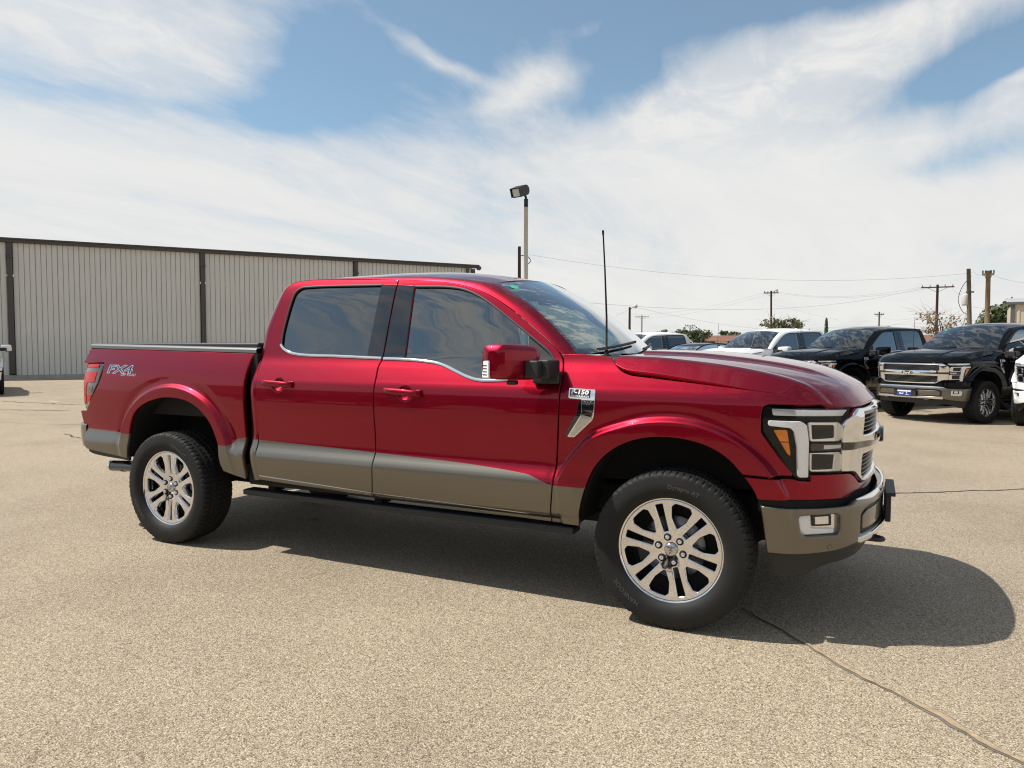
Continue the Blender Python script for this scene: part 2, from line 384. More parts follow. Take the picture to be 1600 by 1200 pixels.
def panel_data(fn, outline, holes=(), step=.025, gap=.003, flange=.02, edge=.004, sgn=1, split=None, guides=()):
    loops = []
    o = list(outline); o = o if area2(o) > 0 else o[::-1]; loops.append(inset(o, gap))
    for h in holes:
        h = list(h); h = h if area2(h) < 0 else h[::-1]; loops.append(inset(h, gap) if gap > 0 else h)
    inner = [inset(l, edge) if edge > 0 else l for l in loops]
    pts = []; edges = []
    for l in inner:
        b = len(pts); pts += l; edges += [(b+i, b+(i+1) % len(l)) for i in range(len(l))]
    nb = len(pts)
    A = np.array(inner[0]); lo, hi = A.min(0), A.max(0)
    g = []; row = 0; y = lo[1]+step*.5
    while y < hi[1]:
        x = lo[0]+(step*.5 if row % 2 else 0)
        while x < hi[0]: g.append((x, y)); x += step
        y += step*.87; row += 1
    if g:
        G = np.array(g); ok = inside(G, inner[0])
        for l in inner[1:]: ok &= ~inside(G, l)
        G = G[ok]; B = np.array(pts)
        if len(G):
            d = np.min(((G[:,None,:]-B[None,:,:])**2).sum(2), axis=1) if len(G)*len(B) < 4e7 else np.concatenate([np.min(((G[i:i+2000,None,:]-B[None,:,:])**2).sum(2), axis=1) for i in range(0, len(G), 2000)])
            G = G[d > (step*.45)**2]
            if len(guides):
                Q = np.array([q for l in guides for q in l]); ok = inside(Q, inner[0])
                for l in inner[1:]: ok &= ~inside(Q, l)
                Q = Q[ok]; dq = np.min(((Q[:,None,:]-B[None,:,:])**2).sum(2), axis=1); Q = Q[dq > .004**2]
                dg = np.concatenate([np.min(((G[i:i+1000,None,:]-Q[None,:,:])**2).sum(2), axis=1) for i in range(0, len(G), 1000)]); G = G[dg > .010**2]
                pts = pts+[tuple(p) for p in Q]
            pts = pts+[tuple(p) for p in G]
    if split is not None:
        for l in split[0]:
            l = crom(l, step); b = len(pts); pts = pts+list(l); edges += [(b+i, b+i+1) for i in range(len(l)-1)]
    V, E, F, oV, _, _ = delaunay_2d_cdt([Vector(p) for p in pts], edges, [], 0, 1e-7)
    V = [(v.x, v.y) for v in V]
    F = np.array([f for f in F if len(f) == 3]); VV = np.array(V); cen = VV[F].mean(1)
    ok = inside(cen, inner[0])
    for l in inner[1:]: ok &= ~inside(cen, l)
    F = F[ok]
    a2 = (VV[F[:,1]]-VV[F[:,0]]); b2 = (VV[F[:,2]]-VV[F[:,0]]); cr = a2[:,0]*b2[:,1]-a2[:,1]*b2[:,0]
    F = F[np.abs(cr) > 1e-12]; cr = cr[np.abs(cr) > 1e-12]
    flip = (cr < 0) != (sgn < 0); F[flip] = F[flip][:, ::-1]
    verts = [fn(*p) for p in V]; norms = [fnormal(fn, p[0], p[1], sgn) for p in V]
    faces = [tuple(int(i) for i in f) for f in F]
    midx = [0]*len(faces)
    if split is not None:
        for i, f in enumerate(faces):
            c = VV[list(f)].mean(0)
            if split[1](c[0], c[1]): midx[i] = 1
    where = {}
    for i, src in enumerate(oV):
        for q in src: where.setdefault(q, i)
    if flange > 0:
        off = 0
        for li, l in enumerate(loops):
            n = len(l); P3 = [np.array(fn(*p)) for p in l]; I3 = [np.array(fn(*p)) for p in inner[li]]
            NN = [fnormal(fn, p[0], p[1], sgn) for p in l]
            out = []
            for i in range(n):
                t = P3[(i+1) % n]-P3[i-1]; o3 = np.cross(t, NN[i])*sgn; ln = np.linalg.norm(o3); out.append(o3/(ln if ln > 1e-12 else 1))
            e2 = edge*.8
            ring = []
            for i in range(n):
                k0 = where.get(off+i)
                if k0 is None: verts.append(tuple(I3[i])); norms.append(NN[i]); k0 = len(verts)-1
                verts.append(tuple(P3[i]-NN[i]*e2)); norms.append(out[i]*.9+NN[i]*.35)
                verts.append(tuple(P3[i]-NN[i]*flange)); norms.append(out[i])
                ring.append((k0, len(verts)-2, len(verts)-1))
            off += n
            for i in range(n):
                j = (i+1) % n
                for k in (0, 1):
                    f = (ring[i][k], ring[i][k+1], ring[j][k+1], ring[j][k])
                    if len(set(f)) < 4: continue
                    faces.append(f if sgn > 0 else f[::-1])
                    m = 0
                    if split is not None:
                        mu, mv = l[i]; m = 1 if split[1](mu, mv) else 0
                    midx.append(m)
    used = sorted({i for f in faces for i in f}); new = {o: i for i, o in enumerate(used)}
    return [verts[i] for i in used], [tuple(new[i] for i in f) for f in faces], [norms[i] for i in used], midx
def panel(name, m, fn, outline, parent, both=True, **kw):
    v, f, n, mi = panel_data(fn, outline, **kw)
    return put(name, v, f, m, parent, n, True, mi, both)
def grid_mesh(rows, close_u=False, close_v=False):
    """rows of 3D points -> verts, faces"""
    nu, nv = len(rows), len(rows[0]); v = [tuple(p) for r in rows for p in r]; f = []
    for i in range(nu if close_u else nu-1):
        for j in range(nv if close_v else nv-1):
            a, b = i, (i+1) % nu; c, d = j, (j+1) % nv
            f.append((a*nv+c, b*nv+c, b*nv+d, a*nv+d))
    return v, f
def box(x0, x1, y0, y1, z0, z1, r=0.0, seg=2):
    """a box with rounded edges"""
    bm = bmesh.new(); bmesh.ops.create_cube(bm, size=1)
    for v in bm.verts: v.co = Vector((x0+(v.co.x+.5)*(x1-x0), y0+(v.co.y+.5)*(y1-y0), z0+(v.co.z+.5)*(z1-z0)))
    if r > 0: bmesh.ops.bevel(bm, geom=bm.edges[:], offset=r, segments=seg, profile=.6, affect='EDGES')
    bm.verts.index_update(); v = [tuple(q.co) for q in bm.verts]; f = [tuple(q.index for q in p.verts) for p in bm.faces]; bm.free()
    return v, f
def xf(data, M_):
    return [tuple(M_ @ Vector(p)) for p in data[0]], data[1]
def join(*ds):
    v, f = [], []
    for d in ds:
        b = len(v); v += list(d[0]); f += [tuple(i+b for i in q) for q in d[1]]
    return v, f
def tube(pts, rad, n=8, cap=True):
    rows = []; P = [Vector(p) for p in pts]; up = Vector((0,0,1))
    for i, p in enumerate(P):
        t = (P[min(i+1, len(P)-1)]-P[max(i-1, 0)]).normalized()
        a = t.cross(up); a = a.normalized() if a.length > .05 else t.cross(Vector((1,0,0))).normalized()
        b = a.cross(t); r = rad[i] if isinstance(rad, (list, tuple)) else rad
        rows.append([tuple(p+a*r*math.cos(2*math.pi*k/n)+b*r*math.sin(2*math.pi*k/n)) for k in range(n)])
    v, f = grid_mesh(rows, False, True)
    f = [q[::-1] for q in f]
    if cap: f += [tuple(range(n)), tuple(reversed(range(len(v)-n, len(v))))]
    return v, f
def lathe(prof, n=48, close=False):
    """profile (radius, y) turned about the y axis"""
    rows = [[(r*math.cos(2*math.pi*k/n), y, r*math.sin(2*math.pi*k/n)) for k in range(n)] for r, y in prof]
    return grid_mesh(rows, close, True)
def obj(name, data, m, parent=None, smooth=False, angle=None, both=False):
    r = put(name, data[0], data[1], m, parent, None, smooth or angle is not None, None, both)
    if angle is not None:
        for o in (r if isinstance(r, tuple) else (r,)): sharp(o.data, angle)
    return r
def sharp(me, angle):
    bm = bmesh.new(); bm.from_mesh(me); a = math.radians(angle)
    for e in bm.edges:
        if len(e.link_faces) == 2: e.smooth = e.calc_face_angle(0) < a
    bm.to_mesh(me); bm.free()
_TXT = {}
def text_data(s, size=1.0, shear=0.0, extrude=0.0, res=2, sx=1.0, bold=0.0):
    """letters as a mesh: centred on the origin in the x-y plane"""
    cu = bpy.data.curves.new('t', 'FONT'); cu.body = s; cu.size = size; cu.shear = shear; cu.extrude = extrude; cu.resolution_u = res; cu.offset = bold
    cu.align_x = 'CENTER'; cu.align_y = 'CENTER'
    o = bpy.data.objects.new('t', cu); C.objects.link(o); dg = bpy.context.evaluated_depsgraph_get(); dg.update()
    me = bpy.data.meshes.new_from_object(o.evaluated_get(dg))
    v = [(p.co.x*sx, p.co.y, p.co.z) for p in me.vertices]; f = [tuple(p.vertices) for p in me.polygons]
    bpy.data.objects.remove(o); bpy.data.curves.remove(cu); bpy.data.meshes.remove(me)
    if v:
        x0 = (min(p[0] for p in v)+max(p[0] for p in v))/2; y0 = (min(p[1] for p in v)+max(p[1] for p in v))/2
        v = [(p[0]-x0, p[1]-y0, p[2]) for p in v]
    return v, f
def copy_tree(o, swap=None, parent=None):
    c = o.copy(); C.objects.link(c); c.parent = parent
    if c.type == 'MESH' and swap:
        for s in c.material_slots:
            if s.material and s.material.name in swap:
                m = MAT[swap[s.material.name]]; s.link = 'OBJECT'; s.material = m
    for ch in [x for x in KIDS.get(o.name, [])]: copy_tree(ch, swap, c)
    return c
KIDS = {}
def index_kids():
    KIDS.clear()
    for o in bpy.data.objects:
        if o.parent: KIDS.setdefault(o.parent.name, []).append(o)
# ---------------------------------------------------------------- wheel (axis = y, outer face towards -y, centre of the tyre at the origin)
WHEEL = {}
RIM_R = .272; TYRE_R = .412
def face_y(r):                       # outer face of the alloy
    return -.100+.030*(1-min(1, r/.24))**1.6-.003*sstep(.235,.262,r)
def disc(a, b): return (a, face_y(math.hypot(a, b)), b)
def wheel_meshes():
    # alloy face: six slim slots and six wide windows
    holes = []
    def rot(pts, deg):
        c, s = math.cos(math.radians(deg)), math.sin(math.radians(deg)); return [(p[0]*c-p[1]*s, p[0]*s+p[1]*c) for p in pts]
    slot = rpoly([(.094,-.0125),(.238,-.0195),(.238,.0195),(.094,.0125)], .004, .014, 3)
    wide = rpoly([(.114,-.004),(.164,-.038),(.220,-.052),(.238,-.038),(.240,0),(.238,.038),(.220,.052),(.164,.038),(.114,.004)], .006, .014, 3)
    for k in range(6): holes.append(rot(slot, 60*k)); holes.append(rot(wide, 60*k+30))
    v, f, n, mi = panel_data(disc, ellipse(0, 0, .262, .262, 120), holes=holes, step=.016, gap=0, flange=.050, edge=.007, sgn=1)
    WHEEL['face'] = mesh('alloy_face', v, f, n)
    # barrel
    v, f = lathe([(.262,-.099),(.268,-.106),(.274,-.106),(.2755,-.100),(.268,-.094),(.262,-.085),(.250,-.06),(.238,-.02),(.232,.05),(.24,.09),(.27,.11)], 96)
    WHEEL['rim'] = mesh('rim', v, f)
    # spoke flutes: a raised ridge either side of each slim slot
    v, f = lathe([(.0,-.090),(.028,-.090),(.033,-.086),(.034,-.07)], 36); WHEEL['cap'] = mesh('centre_cap', v, f)
    v, f = lathe([(.0,-.014),(.0075,-.014),(.0115,-.010),(.0125,.012)], 12); WHEEL['nut'] = mesh('wheel_nut', v, f)
    v, f = lathe([(.012,-.0035),(.0195,-.0035),(.0205,.002)], 20); WHEEL['shade_ring'] = mesh('nut_shade_ring', v, f)  # black ring on the face stands in for the shaded recess round each nut
    v, f = lathe([(.10,-.02),(.165,-.02),(.165,.005),(.10,.005)], 48); WHEEL['brake'] = mesh('brake_disc', v, f)
    v, f = box(-.05,.05,-.045,.03,.10,.19,.012); WHEEL['caliper'] = mesh('brake_caliper', v, f, smooth=False)
    v, f = lathe([(.0,.012),(.262,.012)], 32); WHEEL['back'] = mesh('inner_drum', v, f)
    # tyre with tread blocks
    prof = [(.268,-.104),(.276,-.116),(.290,-.128),(.312,-.137),(.335,-.139),(.355,-.137),(.370,-.134)]
    outer = [(.380,-.133),(.388,-.131),(.3955,-.127),(.4005,-.120),(.4035,-.112)]
    tread = []
    y = -.106
    grooves = (-.078,-.030,.022,.072)
    ys = [-.1045,-.0855,-.0830,-.0725,-.0700,-.052,-.0370,-.0345,-.0250,-.0225,-.004,.0145,.0170,.0265,.0290,.048,.0640,.0665,.0770,.0795,.1045]
    for q in ys:
        g = any(abs(q-c) < .0056 for c in grooves)
        tread.append((.4045+.0065*(1-(q/.105)**2)-(.010 if g else 0), q, g))
    n = 432; pitch = 6   # 72 pitches
    rows = []
    def row(r0, q, kind, idx):
        out = []
        for k in range(n):
            r = r0
            rib = int((q+.105)/.042)
            ph = (k+idx*1+rib*3) % pitch
            if kind == 't' and ph == 0: r -= .0075
            if kind == 's':
                ph = k % pitch
                if ph in (0,): r -= .006
                elif (k//pitch) % 2 and ph in (1, 2): r -= .003
            a = 2*math.pi*k/n; out.append((r*math.cos(a), q, r*math.sin(a)))
        return out
    for r0, q in prof: rows.append(row(r0, q, 'n', 0))
    for r0, q in outer: rows.append(row(r0, q, 's', 0))
    for i, (r0, q, g) in enumerate(tread): rows.append(row(r0, q, 'n' if g else 't', i//2))
    for r0, q in reversed(outer): rows.append(row(r0, -q, 's', 0))
    for r0, q in reversed(prof): rows.append(row(r0, -q, 'n', 0))
    v, f = grid_mesh(rows, False, True)
    WHEEL['tyre'] = mesh('tyre', v, f); sharp(WHEEL['tyre'], 35)
    def arc(s, size, rad, deg, flip=False):
        d = text_data(s, size, extrude=.0, bold=.0008); out = []
        for p in d[0]:
            if flip: a = math.radians(deg)+p[0]/rad; r = rad-p[1]
            else: a = math.radians(deg)-p[0]/rad; r = rad+p[1]
            yy = np.interp(r, [.29,.312,.335,.355,.37], [-.128,-.137,-.139,-.137,-.134])-.0012
            out.append((r*math.cos(a), yy, r*math.sin(a)))
        f = d[1]
        return out, f
    d = join(arc('HANKOOK', .034, .330, 122), arc('Dynapro AT', .032, .330, -28))
    WHEEL['text'] = mesh('lettering', d[0], d[1], smooth=False)
    ring = lathe([(.300,-.1325),(.3015,-.1345),(.303,-.1335)], 96); ring2 = lathe([(.352,-.1375),(.3535,-.1392),(.355,-.1370)], 96)
    # wavy mark of the centre cap
    pts = [(-.020,.010),(-.014,.010),(-.011,-.004),(-.006,-.008),(-.002,.004),(.001,.006),(.004,-.004),(.008,-.008),(.012,.004),(.014,.010),(.020,.010)]
    v, f = tube([(p[0], -.0905, p[1]) for p in crom(pts, .003)], .0016, 5); WHEEL['mark'] = mesh('cap_mark', v, f)
    for k, m in (('face','chrome'),('rim','chrome'),('cap','satin'),('nut','chrome'),('shade_ring','black_matte'),('brake','brake'),('caliper','black_plastic'),('back','black_matte'),('tyre','rubber'),('text','letter'),('mark','dark_text')):
        WHEEL[k].materials.append(MAT[m])
wheel_meshes()
def wheel(parent, x, y, z, spin, steer=0.0, far=False):
    w = bpy.data.objects.new('wheel', WHEEL['tyre']); C.objects.link(w); w.parent = parent
    w.location = (x, y, z)
    w.rotation_euler = (0, -math.radians(spin), math.pi if far else steer); w.rotation_mode = 'XYZ'
    def ch(name, me, loc=(0,0,0), ry=0):
        o = bpy.data.objects.new(name, me); C.objects.link(o); o.parent = w; o.location = loc; o.rotation_euler = (0, ry, 0); return o
    ch('alloy_face', WHEEL['face']); ch('rim', WHEEL['rim']); ch('centre_cap', WHEEL['cap']); ch('cap_mark', WHEEL['mark']); ch('tyre_lettering', WHEEL['text'])
    ch('brake_disc', WHEEL['brake']); ch('brake_caliper', WHEEL['caliper']); ch('inner_drum', WHEEL['back'])
    for k in range(6):
        a = math.radians(60*k); r_ = .066; yy = face_y(r_); ch('wheel_nut', WHEEL['nut'], (r_*math.cos(a), yy, r_*math.sin(a))); ch('nut_shade_ring', WHEEL['shade_ring'], (r_*math.cos(a), yy, r_*math.sin(a)))
    return w
# ---------------------------------------------------------------- the pickup truck
T = empty('pickup_truck')
def mir(s): return 2*S_END-s
def arch_guides(key):
    cx, cz, rc = ARCH[key]; out = []
    for d in (.05,.03,.012,.0,-.006,-.012,-.018,-.024,-.030,-.036,-.050):
        out.append([(cx+(rc(a)+d)*math.cos(math.radians(a)), cz+(rc(a)+d)*math.sin(math.radians(a))) for a in np.arange(-10, 191, 1.3)])
    return out
def cup_guides():
    return [[(hx+.062*k*math.cos(a), hz+.052*k*math.sin(a)) for a in np.arange(0, 6.28, .16 if k > .5 else .3)] for hx, hz in ((-2.635,1.183),(-1.625,1.157)) for k in (.25,.45,.62,.76,.88,1.0,1.12)]
def build_truck(T):
    stone = ['paint_red', 'paint_stone']
    # --- bed side -------------------------------------------------------------
    arch_r = [(-3.142,.566),(-3.163,.621),(-3.178,.769),(-3.226,.879),(-3.317,.973),(-3.455,1.044),(-3.638,1.066),(-3.786,1.050),(-3.947,.994),(-4.034,.919),(-4.080,.797),(-4.138,.588)]
    zs = Curve([(-4.75,.794),(-4.10,.778),(-3.6,.76),(-3.17,.751),(-3.085,.752),(-3.026,.799),(-2.94,.813)])
    o = path([(-4.692,1.421),(-3.743,1.408),(-2.905,1.393)], [(-2.905,1.393),(-2.924,1.348),(-2.941,1.226),(-2.943,1.073),(-2.944,.853),(-2.944,.713),(-2.942,.565),(-2.95,.518)],
             [(-2.95,.518),(-3.142,.566)], arch_r, [(-4.138,.588),(-4.634,.630)], [(-4.634,.630),(-4.66,.71),(-4.673,.79),(-4.702,.828),(-4.726,.928)],
             [(-4.726,.928),(-4.647,.934)], [(-4.647,.934),(-4.455,1.184),(-4.445,1.275)], [(-4.445,1.275),(-4.457,1.308)], [(-4.457,1.308),(-4.722,1.303)], [(-4.722,1.303),(-4.706,1.34),(-4.692,1.421)], step=.018)
    bed = panel('bed_side', stone, side, o, T, step=.024, flange=.03, guides=arch_guides('r'), split=([[(x_, zs(x_)) for x_ in np.arange(-4.72, -4.06, .03)], [(x_, zs(x_)) for x_ in np.arange(-3.19, -2.935, .012)]], lambda u, v: v < zs(u)))
    # --- doors -----------------------------------------------------------------
    zd = Curve([(-2.9,.807),(-1.827,.782),(-.818,.735),(-.66,.688),(-.60,.682),(-.45,.693)])
    sd_ = lambda u, v: v < zd(u)
    bline = [(-1.842,1.872),(-1.848,1.62),(-1.850,1.358)]
    blow = [(-1.850,1.358),(-1.864,1.322),(-1.857,1.228),(-1.854,.811),(-1.866,.60),(-1.892,.487)]
    rear_edge = [(-2.823,.529),(-2.829,.708),(-2.837,1.163),(-2.856,1.28),(-2.854,1.413),(-2.836,1.577),(-2.800,1.79),(-2.778,1.848),(-2.735,1.880),(-2.66,1.894),(-2.497,1.897),(-1.842,1.872)]
    o = path(rear_edge, bline, blow, [(-1.892,.487),(-2.823,.529)], step=.018)
    wr = [(-2.705,1.450),(-2.712,1.531),(-2.695,1.74),(-2.678,1.805),(-2.640,1.835),(-2.555,1.842)]
    hole_r = path(wr, [(-2.555,1.842),(-1.950,1.834)], [(-1.950,1.834),(-1.962,1.377)], [(-1.962,1.377),(-2.533,1.390),(-2.63,1.406),(-2.685,1.432),(-2.705,1.450)], step=.018)
    spl = [[(x_, zd(x_)) for x_ in np.arange(-2.9, -.60, .022)]]
    rd = panel('rear_door', stone, side, o, T, holes=[hole_r], step=.022, flange=.035, guides=cup_guides(), split=(spl, sd_))
    top_f = [(-1.842,1.872),(-1.581,1.852),(-1.42,1.832),(-1.30,1.803),(-1.168,1.756),(-.989,1.656),(-.860,1.566),(-.735,1.476),(-.662,1.412),(-.634,1.372),(-.619,1.30),(-.617,1.2),(-.622,1.03),(-.643,.748),(-.660,.60),(-.685,.458)]
    o = path(list(reversed(bline)), top_f, [(-.685,.458),(-1.892,.487)], list(reversed(blow)), step=.018)
    hole_f = path([(-1.702,1.815),(-1.452,1.803),(-1.335,1.783),(-1.216,1.735),(-1.095,1.662),(-.979,1.585),(-.865,1.507),(-.715,1.398),(-.690,1.365)],
                  [(-.690,1.365),(-.70,1.330),(-.76,1.305),(-.90,1.268),(-1.04,1.254),(-1.13,1.254),(-1.202,1.268),(-1.401,1.337),(-1.485,1.352),(-1.684,1.366)], [(-1.684,1.366),(-1.702,1.815)], step=.018)
    fd = panel('front_door', stone, side, o, T, holes=[hole_f], step=.022, flange=.035, guides=cup_guides(), split=(spl, sd_))
    # window glass, black pillar covers, weather strips, chrome strip
    for side_i in (0, 1):
        pass
    def both_on(parents, name, m, fn, outline, **kw):
        v, f, n, mi = panel_data(fn, outline, **kw); return put(name, v, f, m, parents[0], n, True, mi, parents[1])
    both_on(rd, 'window_glass', 'glass_tint', lift(side, -.010), inset(hole_r if area2(hole_r) > 0 else hole_r[::-1], -.004), step=.05, flange=0, edge=0, gap=0)
    gf = path([(-1.702,1.818),(-1.452,1.806),(-1.335,1.786),(-1.216,1.738),(-1.095,1.665),(-.979,1.588),(-.872,1.515)], [(-.872,1.515),(-.838,1.28)], [(-.838,1.28),(-.90,1.265),(-1.04,1.250),(-1.13,1.250),(-1.202,1.264),(-1.401,1.333),(-1.485,1.348),(-1.684,1.362)], [(-1.684,1.362),(-1.702,1.818)], step=.02)
    both_on(fd, 'window_glass', 'glass_clear', lift(side, -.010), gf, step=.05, flange=0, edge=0, gap=0)
    sail = path([(-.866,1.508),(-.715,1.400),(-.688,1.365)], [(-.688,1.365),(-.70,1.328),(-.76,1.303),(-.834,1.284)], [(-.834,1.284),(-.866,1.508)], step=.02)
    both_on(fd, 'mirror_sail', 'black_plastic', lift(side, -.006), sail, step=.03, flange=.01, gap=0)
    ar = rpoly([(-1.965,1.842),(-1.846,1.838),(-1.853,1.364),(-1.976,1.372)], .004, .02, 1)
    both_on(rd, 'pillar_cover', 'black_gloss', lift(side, .002), ar, step=.04, flange=.006, edge=.002, gap=.001)
    af = rpoly([(-1.837,1.836),(-1.706,1.826),(-1.686,1.362),(-1.846,1.362)], .004, .02, 1)
    both_on(fd, 'pillar_cover', 'black_gloss', lift(side, .002), af, step=.04, flange=.006, edge=.002, gap=.001)
    def strip(parents, name, m, pts, wd, h, off=0.0):
        """a moulding along a line on the body side"""
        c = crom(pts, .02); rows = []
        for i, p in enumerate(c):
            a, b = np.array(c[max(0, i-1)]), np.array(c[min(len(c)-1, i+1)]); t = (b-a)/np.linalg.norm(b-a); nn = np.array((-t[1], t[0]))
            r = []
            for q, hh in ((-.5,-.004),(-.5,h*.6),(-.3,h),(.3,h),(.5,h*.6),(.5,-.004)):
                u, w_ = p[0]+nn[0]*(q*wd+off), p[1]+nn[1]*(q*wd+off)
                r.append(lift(side, hh)(u, w_))
            rows.append(r)
        v, f = grid_mesh(rows); f = [q[::-1] for q in f]
        f += [tuple(range(6)), tuple(range(len(v)-1, len(v)-7, -1))]
        v_, f_ = v, f
        a = put(name, v_, f_, m, parents[0], None, True, None, parents[1])
        for o_ in a: sharp(o_.data, 40)
        return a
    strip(rd, 'belt_moulding', 'chrome', [(-2.712,1.452),(-2.690,1.430),(-2.63,1.402),(-2.533,1.385),(-2.2,1.376),(-1.858,1.366)], .017, .007)
    strip(fd, 'belt_moulding', 'chrome', [(-1.842,1.364),(-1.684,1.361),(-1.485,1.347),(-1.401,1.331),(-1.202,1.262),(-1.13,1.248),(-1.04,1.248),(-.94,1.254)], .017, .007)
    strip(rd, 'weather_strip', 'black_plastic', [(-2.708,1.45),(-2.716,1.531),(-2.699,1.74),(-2.682,1.808),(-2.642,1.839),(-2.555,1.846),(-1.960,1.838)], .012, .004)
    strip(fd, 'weather_strip', 'black_plastic', [(-1.702,1.819),(-1.452,1.807),(-1.335,1.787),(-1.216,1.739),(-1.095,1.666),(-.979,1.589),(-.865,1.511),(-.713,1.402),(-.686,1.365)], .012, .004)
    strip(rd, 'sill_glint', 'satin', [(-2.81,.563),(-1.892,.528)], .006, .003)  # bright satin strip stands in for light caught on the sill crease
    strip(fd, 'sill_glint', 'satin', [(-1.882,.527),(-.700,.497)], .006, .003)
    # door handles
    for prt, hx, hz in ((rd, -2.650, 1.187), (fd, -1.645, 1.160)):
        rows = []
        for i in range(17):
            t = i/16; x = hx-.132+.264*t
            bow = .030*(1-(2*t-1)**6)+.006
            hh = .0165+.004*math.sin(math.pi*t); dz = -.012*(t-.5)
            y0 = side_w(hx-.11, hz)
            r = []
            for k in range(10):
                a = 2*math.pi*k/10; r.append((x, -(y0+bow-.012+.0125*math.cos(a)), hz+.006+dz+hh*math.sin(a)*(1 if abs(math.sin(a)) > .9 else 1)))
            rows.append(r)
        v, f = grid_mesh(rows, False, True); f += [tuple(range(9, -1, -1)), tuple(range(len(v)-10, len(v)))]
        put('door_handle', v, f, 'paint_red', prt[0], None, True, None, prt[1])
        v, f = box(hx+.108, hx+.142, -(side_w(hx+.13, hz)+.020), -side_w(hx+.13, hz)+.01, hz-.018, hz+.022, .006)
        put('handle_base', v, f, 'paint_red', prt[0], None, False, None, prt[1])
    # --- front fender ------------------------------------------------------------
    arch_f = [(.352,.822),(.279,.896),(.187,.948),(.083,.975),(-.02,.983),(-.136,.972),(-.247,.935),(-.34,.872),(-.411,.785),(-.452,.693),(-.485,.591),(-.518,.455)]
    shut = [(-.350,1.388),(-.321,1.346),(-.285,1.316),(-.235,1.297),(-.15,1.287),(.151,1.258),(.397,1.232),(.545,1.215)]
    o = path([(-.642,1.404),(-.50,1.403),(-.350,1.388)], shut, [(.545,1.215),(.585,1.185),(.602,1.164)], [(.602,1.164),(.462,1.164)], [(.462,1.164),(.440,1.150),(.433,1.120),(.433,1.030)], [(.433,1.030),(.508,.918),(.574,.832)], [(.574,.832),(.574,.816)], [(.574,.816),(.352,.822)],
             arch_f, [(-.518,.455),(-.687,.458)], [(-.687,.458),(-.660,.60),(-.643,.748),(-.622,1.03),(-.617,1.2),(-.619,1.30),(-.634,1.372),(-.642,1.404)], step=.018)
    fe = panel('fender', stone, side, o, T, step=.022, flange=.03, guides=arch_guides('f'), split=([[(x_, .686) for x_ in np.arange(-.70, -.42, .02)]], lambda u, v: v < .686 and u < -.3))
    # --- bonnet --------------------------------------------------------------------
    sh = [(p[0], side_w(*p)) for p in shut]
    fr = [(NX(s), NW(s)) for s in (.395,.43,.464,.52,.56,.60,.65,.70,.75,.80,.86,.92,1.0,1.08,1.16,1.25,1.34,S_END)]
    fr = [(a-.006, b-.006*(b > .3)) for a, b in fr]
    sh2 = crom(sh, .03)+[(.575,.905)]
    half = sh2+fr
    full = half+[(a, -b) for a, b in reversed(half[:-1])]
    rearh = [(-.350,.86),(-.335,.78),(-.30,.60),(-.285,.40),(-.275,.2),(-.27,0)]
    rearh = rearh+[(a, -b) for a, b in reversed(rearh[:-1])]
    o = path(full, list(reversed(rearh)), step=.025)
    panel('bonnet', 'paint_red', hood, o, T, both=False, step=.024, gap=.0045, flange=.03, edge=.005, sgn=-1)
    # --- nose: red lower cover, lamps, grille -----------------------------------------
    cov = [(.152,.814),(.374,.809)], [(.374,.809),(.392,.806),(.413,.801),(.476,.797)], [(.476,.797),(.480,.828)], [(.480,.828),(.672,.822),(.767,.813),(.876,.756)], [(.876,.756),(.95,.747),(S_END,.742),(mir(.95),.747),(mir(.876),.756)]
    L = [cov[0], cov[1], cov[2], cov[3], cov[4]]
    Rr = [[(mir(a), b) for a, b in reversed(s)] for s in (cov[3], cov[2], cov[1], cov[0])]
    bot = [(.218,.70),(.426,.701),(.629,.697),(.727,.695),(.80,.712),(.86,.716),(1.0,.706),(S_END,.702)]
    bot = bot+[(mir(a), b) for a, b in reversed(bot[:-1])]
    o = path(*L, *Rr, [(mir(.152),.814),(mir(.20),.743),(mir(.218),.70)], list(reversed(bot)), [(.218,.70),(.20,.743),(.152,.814)], step=.018)
    panel('front_cover', 'paint_red', nose, o, T, both=False, step=.025, flange=.03)
    # lamp unit
    lamp = path([(.249,1.157),(.45,1.152),(.70,1.144)], [(.70,1.144),(.684,1.094),(.668,1.075)], [(.668,1.075),(.676,.826)], [(.676,.826),(.480,.834)], [(.480,.834),(.476,.800)], [(.476,.800),(.413,.806),(.389,.818),(.309,.922),(.238,1.03)], [(.238,1.03),(.237,1.135),(.249,1.157)], step=.02)
    lp = panel('headlamp', 'lamp_dark', lift(nose, -.030), lamp, T, step=.03, flange=.02, gap=.001)
    def lpart(name, m, outline, off, depth=.02, step=.03, edge=.003, fn=nose, **kw):
        return both_on(lp, name, m, lift(fn, off), outline, step=step, flange=depth, edge=edge, gap=0, **kw)
    lpart('light_bar', 'clear_bar', rpoly([(.277,1.147),(.698,1.137),(.660,1.108),(.283,1.114)], .008, .03, 2), -.012)
    drl = rpoly([(.262,1.088),(.420,1.086),(.448,1.068),(.463,.982),(.472,.811),(.418,.812),(.403,.962),(.384,1.036),(.366,1.053),(.262,1.062)], .010, .02, 3)
    lpart('running_light', 'white_lens', drl, -.010)
    lpart('turn_lamp', 'amber', rpoly([(.287,1.041),(.352,1.043),(.374,.914),(.355,.925)], .008, .02, 2), -.016)
    lpart('turn_lamp_rib', 'black_gloss', rpoly([(.312,.986),(.360,.986),(.361,.982),(.314,.982)], .001, .02, 1), -.0135, .004, edge=.0005)
